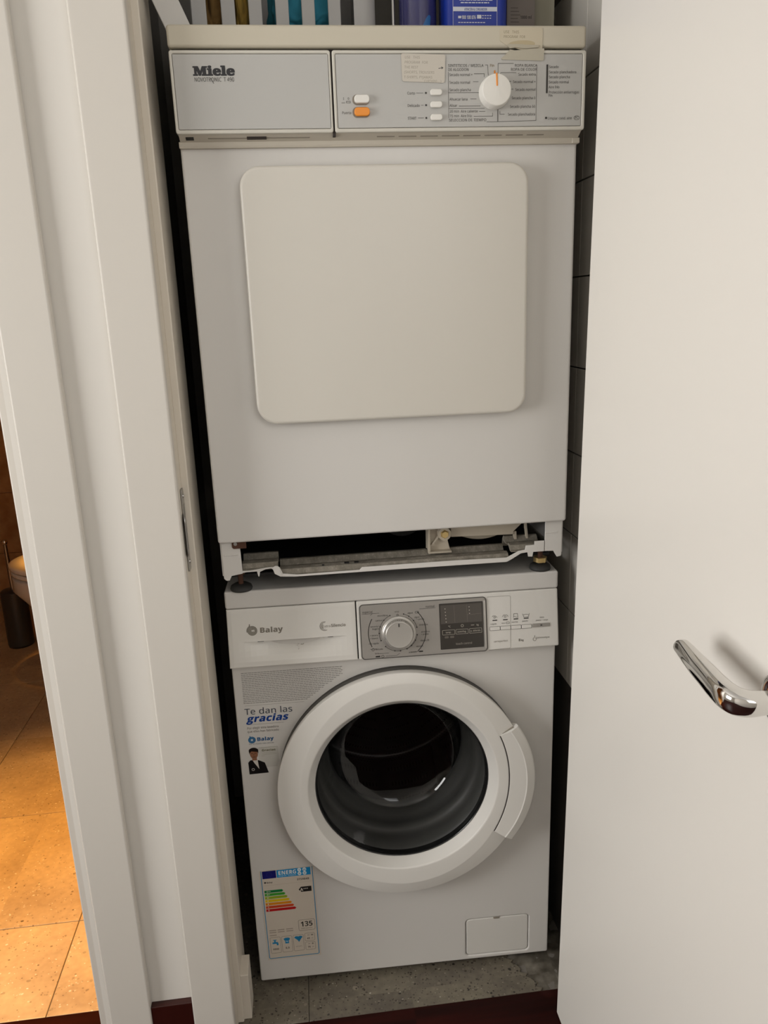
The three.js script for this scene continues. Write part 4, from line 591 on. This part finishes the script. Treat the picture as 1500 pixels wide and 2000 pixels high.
// ---------------------------------------------------------------- things standing on the dryer
const TOP = 1.7172;
{
  const bk = thing('laundry_basket', 'pale plastic basket with upright slats standing on the left of the dryer lid', 'basket', [0, TOP, 0]);
  const zf = -0.12, px = (v) => -0.2825 + (v - 366) * 0.000790, m = std(0.45, 0.445, 0.44, 0.45);
  const sl = [[375, 404], [432, 459], [485, 511], [537, 563], [588, 614], [640, 665]];
  for (const [a, b] of sl) part(bk, 'slat', box(px(a), px(b), 0.02, 0.19, zf - 0.004, zf, 0.0015), m);
  part(bk, 'corner_slat', (() => { const g = new THREE.CylinderGeometry(0.022, 0.022, 0.19, 32, 1, false, 0, Math.PI / 2); return join([g.translate(px(708), 0.105, zf - 0.022), box(px(691), px(708), 0.01, 0.2, zf - 0.004, zf)]); })(), m);
  part(bk, 'rim', join([box(px(372), px(722), 0.19, 0.205, zf - 0.006, zf + 0.003, 0.003), box(px(372), px(722), 0.19, 0.205, -0.40, -0.394, 0.002), box(px(372), px(372) + 0.006, 0.19, 0.205, -0.396, zf, 0.002), box(px(722) - 0.006, px(722), 0.19, 0.205, -0.396, zf - 0.02, 0.002)]), m);
  part(bk, 'base', box(px(374), px(722), 0, 0.02, -0.398, zf, 0.003), m);
  part(bk, 'side_panel', box(px(374), px(374) + 0.004, 0.02, 0.19, -0.396, zf - 0.004), m); part(bk, 'side_panel', box(px(722) - 0.004, px(722), 0.02, 0.19, -0.396, zf - 0.024), m); part(bk, 'back_panel', box(px(374), px(722), 0.02, 0.19, -0.398, -0.394), m);
  function cloth(name, lbl, cat, cx, cy, cz, sx, sy, sz, mat, seed) {
    const g = mergeVertices(new THREE.IcosahedronGeometry(1, 24).deleteAttribute('uv').deleteAttribute('normal')), p = g.attributes.position;
    for (let i = 0; i < p.count; i++) { const v = new THREE.Vector3().fromBufferAttribute(p, i), d = v.clone(); const n = 0.16 * noise.noise(d.x * 2 + seed, d.y * 2, d.z * 2) + 0.07 * Math.abs(noise.noise(d.x * 5, d.y * 5 + seed, d.z * 5)); const e = 0.75; v.set(Math.sign(v.x) * Math.abs(v.x) ** e, Math.sign(v.y) * Math.abs(v.y) ** e, Math.sign(v.z) * Math.abs(v.z) ** e).multiplyScalar(0.82 + n); v.set(Math.max(-0.97, Math.min(0.97, v.x)) * sx, Math.max(-0.97, v.y) * sy, Math.max(-0.97, Math.min(0.97, v.z)) * sz); p.setXYZ(i, v.x, v.y, v.z); }
    g.computeVertexNormals(); const o = shadowed(new THREE.Mesh(g, mat)); o.name = name; o.position.set(cx, cy, cz); o.userData.label = lbl; o.userData.category = cat; scene.add(o); return o;
  }
  const cy = TOP + 0.02;
  cloth('cloth', 'brown cloth in the left end of the slatted basket', 'cloth', px(418), cy + 0.07, -0.19, 0.0265, 0.072, 0.06, std(0.17, 0.095, 0.025, 0.9), 1.3);
  cloth('cloth_001', 'mustard yellow cloth beside the brown one in the slatted basket', 'cloth', px(470), cy + 0.07, -0.185, 0.015, 0.072, 0.055, std(0.30, 0.19, 0.035, 0.9), 4.1);
  cloth('cloth_002', 'teal blue cloth filling the right of the slatted basket', 'cloth', px(596), cy + 0.075, -0.205, 0.069, 0.0775, 0.075, std(0.035, 0.26, 0.38, 0.85), 8.7);
}
{
  const b = thing('bottle', 'dark violet-blue plastic bottle between the slatted basket and the blue container', 'bottle', [0.079, TOP, -0.145]);
  const m = new THREE.MeshPhysicalMaterial({ color: new THREE.Color().setRGB(0.05, 0.05, 0.16), roughness: 0.18, clearcoat: 0.5 });
  part(b, 'body', new THREE.LatheGeometry([[0, 0], [0.027, 0], [0.030, 0.004], [0.030, 0.13], [0.024, 0.155], [0.012, 0.17], [0.012, 0.185], [0, 0.185]].map((p) => new THREE.Vector2(...p)), 40), m);
  part(b, 'cap', cyl(0.0145, 0.0145, 0.022, 24), std(0.1, 0.1, 0.3, 0.4), [0, 0.196, 0]);
  const t = printed(60, 70, 6, (x) => { x.fillStyle = '#8fc3d8'; x.beginPath(); x.moveTo(10, 60); x.quadraticCurveTo(20, 50, 26, 52); x.lineTo(28, 46); x.quadraticCurveTo(34, 40, 36, 34); x.lineTo(37, 44); x.quadraticCurveTo(33, 54, 32, 62); x.lineTo(18, 64); x.fill(); x.fillStyle = '#2f6fb0'; x.beginPath(); x.moveTo(34, 38); x.quadraticCurveTo(44, 18, 48, 26); x.lineTo(44, 60); x.lineTo(34, 58); x.fill(); });
  const lg = new THREE.CylinderGeometry(0.0304, 0.0304, 0.07, 32, 1, true, -0.95, 1.9); part(b, 'print', lg, ink(t, 0.3), [0, 0.047, 0]);
}
{
  const rod = thing('rod', 'thin grey metal rod standing between the basket and the violet bottle', 'rod', [0.0385, TOP, -0.14]);
  part(rod, 'shaft', cyl(0.0028, 0.0028, 0.22, 14), M.steel, [0, 0.112, 0]); part(rod, 'tip', new THREE.SphereGeometry(0.0036, 14, 10), M.steel, [0, 0.0036, 0]);
}
{
  const j = thing('detergent_container', 'bright blue container with a white framed print on the dryer lid', 'container', [0.165, TOP, -0.13]);
  const blue = std(0.008, 0.035, 0.34, 0.3);
  part(j, 'body', (() => { const s = rrect(-0.0505, 0.0505, -0.032, 0.032, 0.014); const g = plate(s, 0, 0.2, 0.004, 3); g.rotateX(-Math.PI / 2); return g; })(), blue);
  part(j, 'cap', cyl(0.02, 0.019, 0.03, 32), std(0.7, 0.7, 0.72, 0.4), [-0.02, 0.215, 0]);
  const t = printed(80, 170, 6, (x) => {
    const w = '#d7dbe6'; x.strokeStyle = w; x.lineWidth = 0.6; x.strokeRect(4, 20, 70, 145); x.fillStyle = w; x.fillRect(4, 122, 70, 6.2); fitTxt(x, 'ATENCIÓN AL CONSUMIDOR', 22, 127, 5, 36, { color: '#0d1f7a', weight: 'bold' });
    const R = rng(2); for (let i = 0; i < 22; i++) { let a = 14 + R() * 4; while (a < 62) { const q = 2 + R() * 5; x.fillRect(a, 40 + i * 3.6, q, 1.5); a += q + 1; } }
    fitTxt(x, '900 100 876', 18, 138.5, 7, 22, { color: w, weight: 'bold' }); x.fillRect(12, 134.5, 5, 3.4); x.fillRect(42, 133, 7, 5.2); for (let a = 50; a < 66; a += 4) { x.fillRect(a, 133.4, 3, 1.2); x.fillRect(a, 137, 2.6, 1.2); }
    for (const [y, n] of [[143, 10], [148, 12]]) for (let i = 0; i < n; i++) x.fillRect(12 + i * 4.4, y, 3.4, 1.2);
  });
  part(j, 'print', label(0.08, 0.17), ink(t, 0.35), [-0.002, 0.1, 0.0324]);
}
{
  const p = thing('pouch', 'grey pouch with dark lower band standing right of the blue container', 'pouch', [0.2405, TOP, -0.135]);
  const t = printed(46, 160, 6, (x) => { x.fillStyle = '#6e6660'; x.fillRect(0, 0, 46, 160); x.fillStyle = '#17131f'; x.fillRect(0, 120, 46, 40); x.fillStyle = '#6e6660'; x.beginPath(); x.ellipse(20, 119, 34, 9, -0.1, 0, 7); x.fill(); txt(x, '1800 ml', 22, 108, 6.4, { color: '#1e1a18', weight: 'bold', sx: 0.8 }); for (let i = 0; i < 5; i++) { x.fillStyle = '#4e4742'; x.fillRect(6, 92 + i * 5, 12 + (i % 3) * 2, 1.2); } x.fillStyle = '#3b3346'; for (let i = 0; i < 5; i++) x.fillRect(4 + i * 8, 134, 2.4, 12); });
  part(p, 'body', box(-0.023, 0.023, 0, 0.16, -0.02, 0.02, 0.005), std(0.10, 0.085, 0.08, 0.5)); part(p, 'print', label(0.0455, 0.158), new THREE.MeshStandardMaterial({ map: t, roughness: 0.4 }), [0, 0.08, 0.0204]);
  part(p, 'cap', cyl(0.009, 0.009, 0.02, 20), M.dark, [0, 0.169, 0]);
}
{
  const p = thing('carton', 'plain olive-grey carton at the right end of the dryer lid', 'carton', [0.2875, TOP, -0.145]);
  part(p, 'body', box(-0.0205, 0.0135, 0, 0.21, -0.1, 0.014, 0.001), std(0.33, 0.315, 0.25, 0.7)); part(p, 'lid_flap', box(-0.0203, 0.0133, 0.21, 0.2115, -0.098, 0.012), std(0.33, 0.315, 0.25, 0.7));
}
{
  const s = thing('board', 'white painted board leaning to the left on the corner of the dryer lid', 'board', [-0.282, TOP, -0.03]); s.rotation.z = 0.40;
  const sh = poly([[-0.0175, 0.0002], [0.0165, -0.0138], [0.0165, 0.25], [-0.0175, 0.25]]);
  const g = plate(sh, -0.009, 0.009, 0.001); g.translate(0, 0.0075, 0); part(s, 'plank', g, std(0.60, 0.585, 0.56, 0.5));
}

// ---------------------------------------------------------------- in the bathroom
{
  const t = thing('toilet', 'toilet with a closed lid glimpsed through the bathroom doorway', 'toilet', [-1.0, 0, -1.70]);
  const sh = (a, b, fr = 1) => { const pts = []; for (let i = 0; i < 48; i++) { const q = i / 48 * 6.2832, c = Math.cos(q), s = Math.sin(q); pts.push([c < 0 ? c * a * fr : c * a * 0.85, s * b * (c > 0 ? 1 : 1)]); } return pts; };
  const ring = [[0, 0.12, 0.10, 0.03], [0.06, 0.115, 0.095, 0.03], [0.16, 0.13, 0.10, 0.01], [0.26, 0.19, 0.145, -0.03], [0.34, 0.24, 0.178, -0.045], [0.385, 0.262, 0.187, -0.02], [0.40, 0.26, 0.185, -0.02]];
  const pos = [], idx = [], K = 48; for (const [y, a, b, ox] of ring) for (const [c, s] of sh(a, b)) pos.push(c + ox, y, s);
  for (let i = 0; i < ring.length - 1; i++) for (let k = 0; k < K; k++) { const a = i * K + k, b = i * K + (k + 1) % K; idx.push(a, a + K, b, b, a + K, b + K); }
  const top = (ring.length - 1) * K; for (let k = 1; k < K - 1; k++) idx.push(top, top + k + 1, top + k);
  const g = new THREE.BufferGeometry(); g.setAttribute('position', new THREE.Float32BufferAttribute(pos, 3)); g.setIndex(idx); g.computeVertexNormals();
  part(t, 'bowl', g, M.ceramic);
  const oval = (a, b, y0, y1, r) => { const s = poly(sh(a, b).map(([c, d]) => [c - 0.02, d])); const e = plate(s, 0, y1 - y0, r, 3); e.rotateX(-Math.PI / 2); e.translate(0, y0, 0); return e; };
  part(t, 'seat', oval(0.264, 0.188, 0.402, 0.420, 0.006), M.ceramic); part(t, 'lid', oval(0.268, 0.19, 0.423, 0.443, 0.008), M.ceramic);
  part(t, 'cistern', box(0.27, 0.46, 0.40, 0.80, -0.19, 0.19, 0.02), M.ceramic); part(t, 'pedestal', box(0.06, 0.42, 0, 0.4, -0.1, 0.1, 0.03), M.ceramic);
}
{
  const b = thing('toilet_brush', 'toilet brush with a chrome knob standing in a dark holder beside the toilet', 'toilet brush', [-1.385, 0, -1.93]);
  part(b, 'holder', new THREE.LatheGeometry([[0, 0], [0.05, 0], [0.052, 0.01], [0.05, 0.24], [0.046, 0.245], [0.02, 0.25], [0, 0.25]].map((p) => new THREE.Vector2(...p)), 32), std(0.05, 0.045, 0.04, 0.3));
  part(b, 'handle', cyl(0.008, 0.008, 0.21, 16), M.steel, [0, 0.35, 0]); part(b, 'knob', new THREE.SphereGeometry(0.013, 20, 14), M.chrome, [0, 0.455, 0]);
}
{
  const l = thing('ceiling_spotlight', 'warm ceiling spotlight above the bathroom floor', 'lamp', [-0.88, 2.6, -0.38]);
  part(l, 'canopy', cyl(0.05, 0.05, 0.03, 32), M.chrome, [0, -0.016, 0]); part(l, 'stem', cyl(0.008, 0.008, 0.17, 16), M.chrome, [0, -0.115, 0]);
  part(l, 'shade', new THREE.LatheGeometry([[0.012, 0.09], [0.03, 0.085], [0.05, 0.0], [0.048, 0.0], [0.028, 0.082], [0.012, 0.087]].map((p) => new THREE.Vector2(...p)), 32), M.chrome, [0, -0.28, 0]);
  part(l, 'bulb', new THREE.SphereGeometry(0.02, 20, 14), new THREE.MeshStandardMaterial({ color: 0x000000, emissive: new THREE.Color().setRGB(1, 0.5, 0.16), emissiveIntensity: 12 }), [0, -0.245, 0]);
  const l2 = l.clone(); l2.name = numbered('ceiling_spotlight'); l2.position.set(-1.09, 2.6, -1.72); l2.userData.label = 'warm ceiling spotlight above the toilet lid'; scene.add(l2);
}
renderer.render(scene, camera);
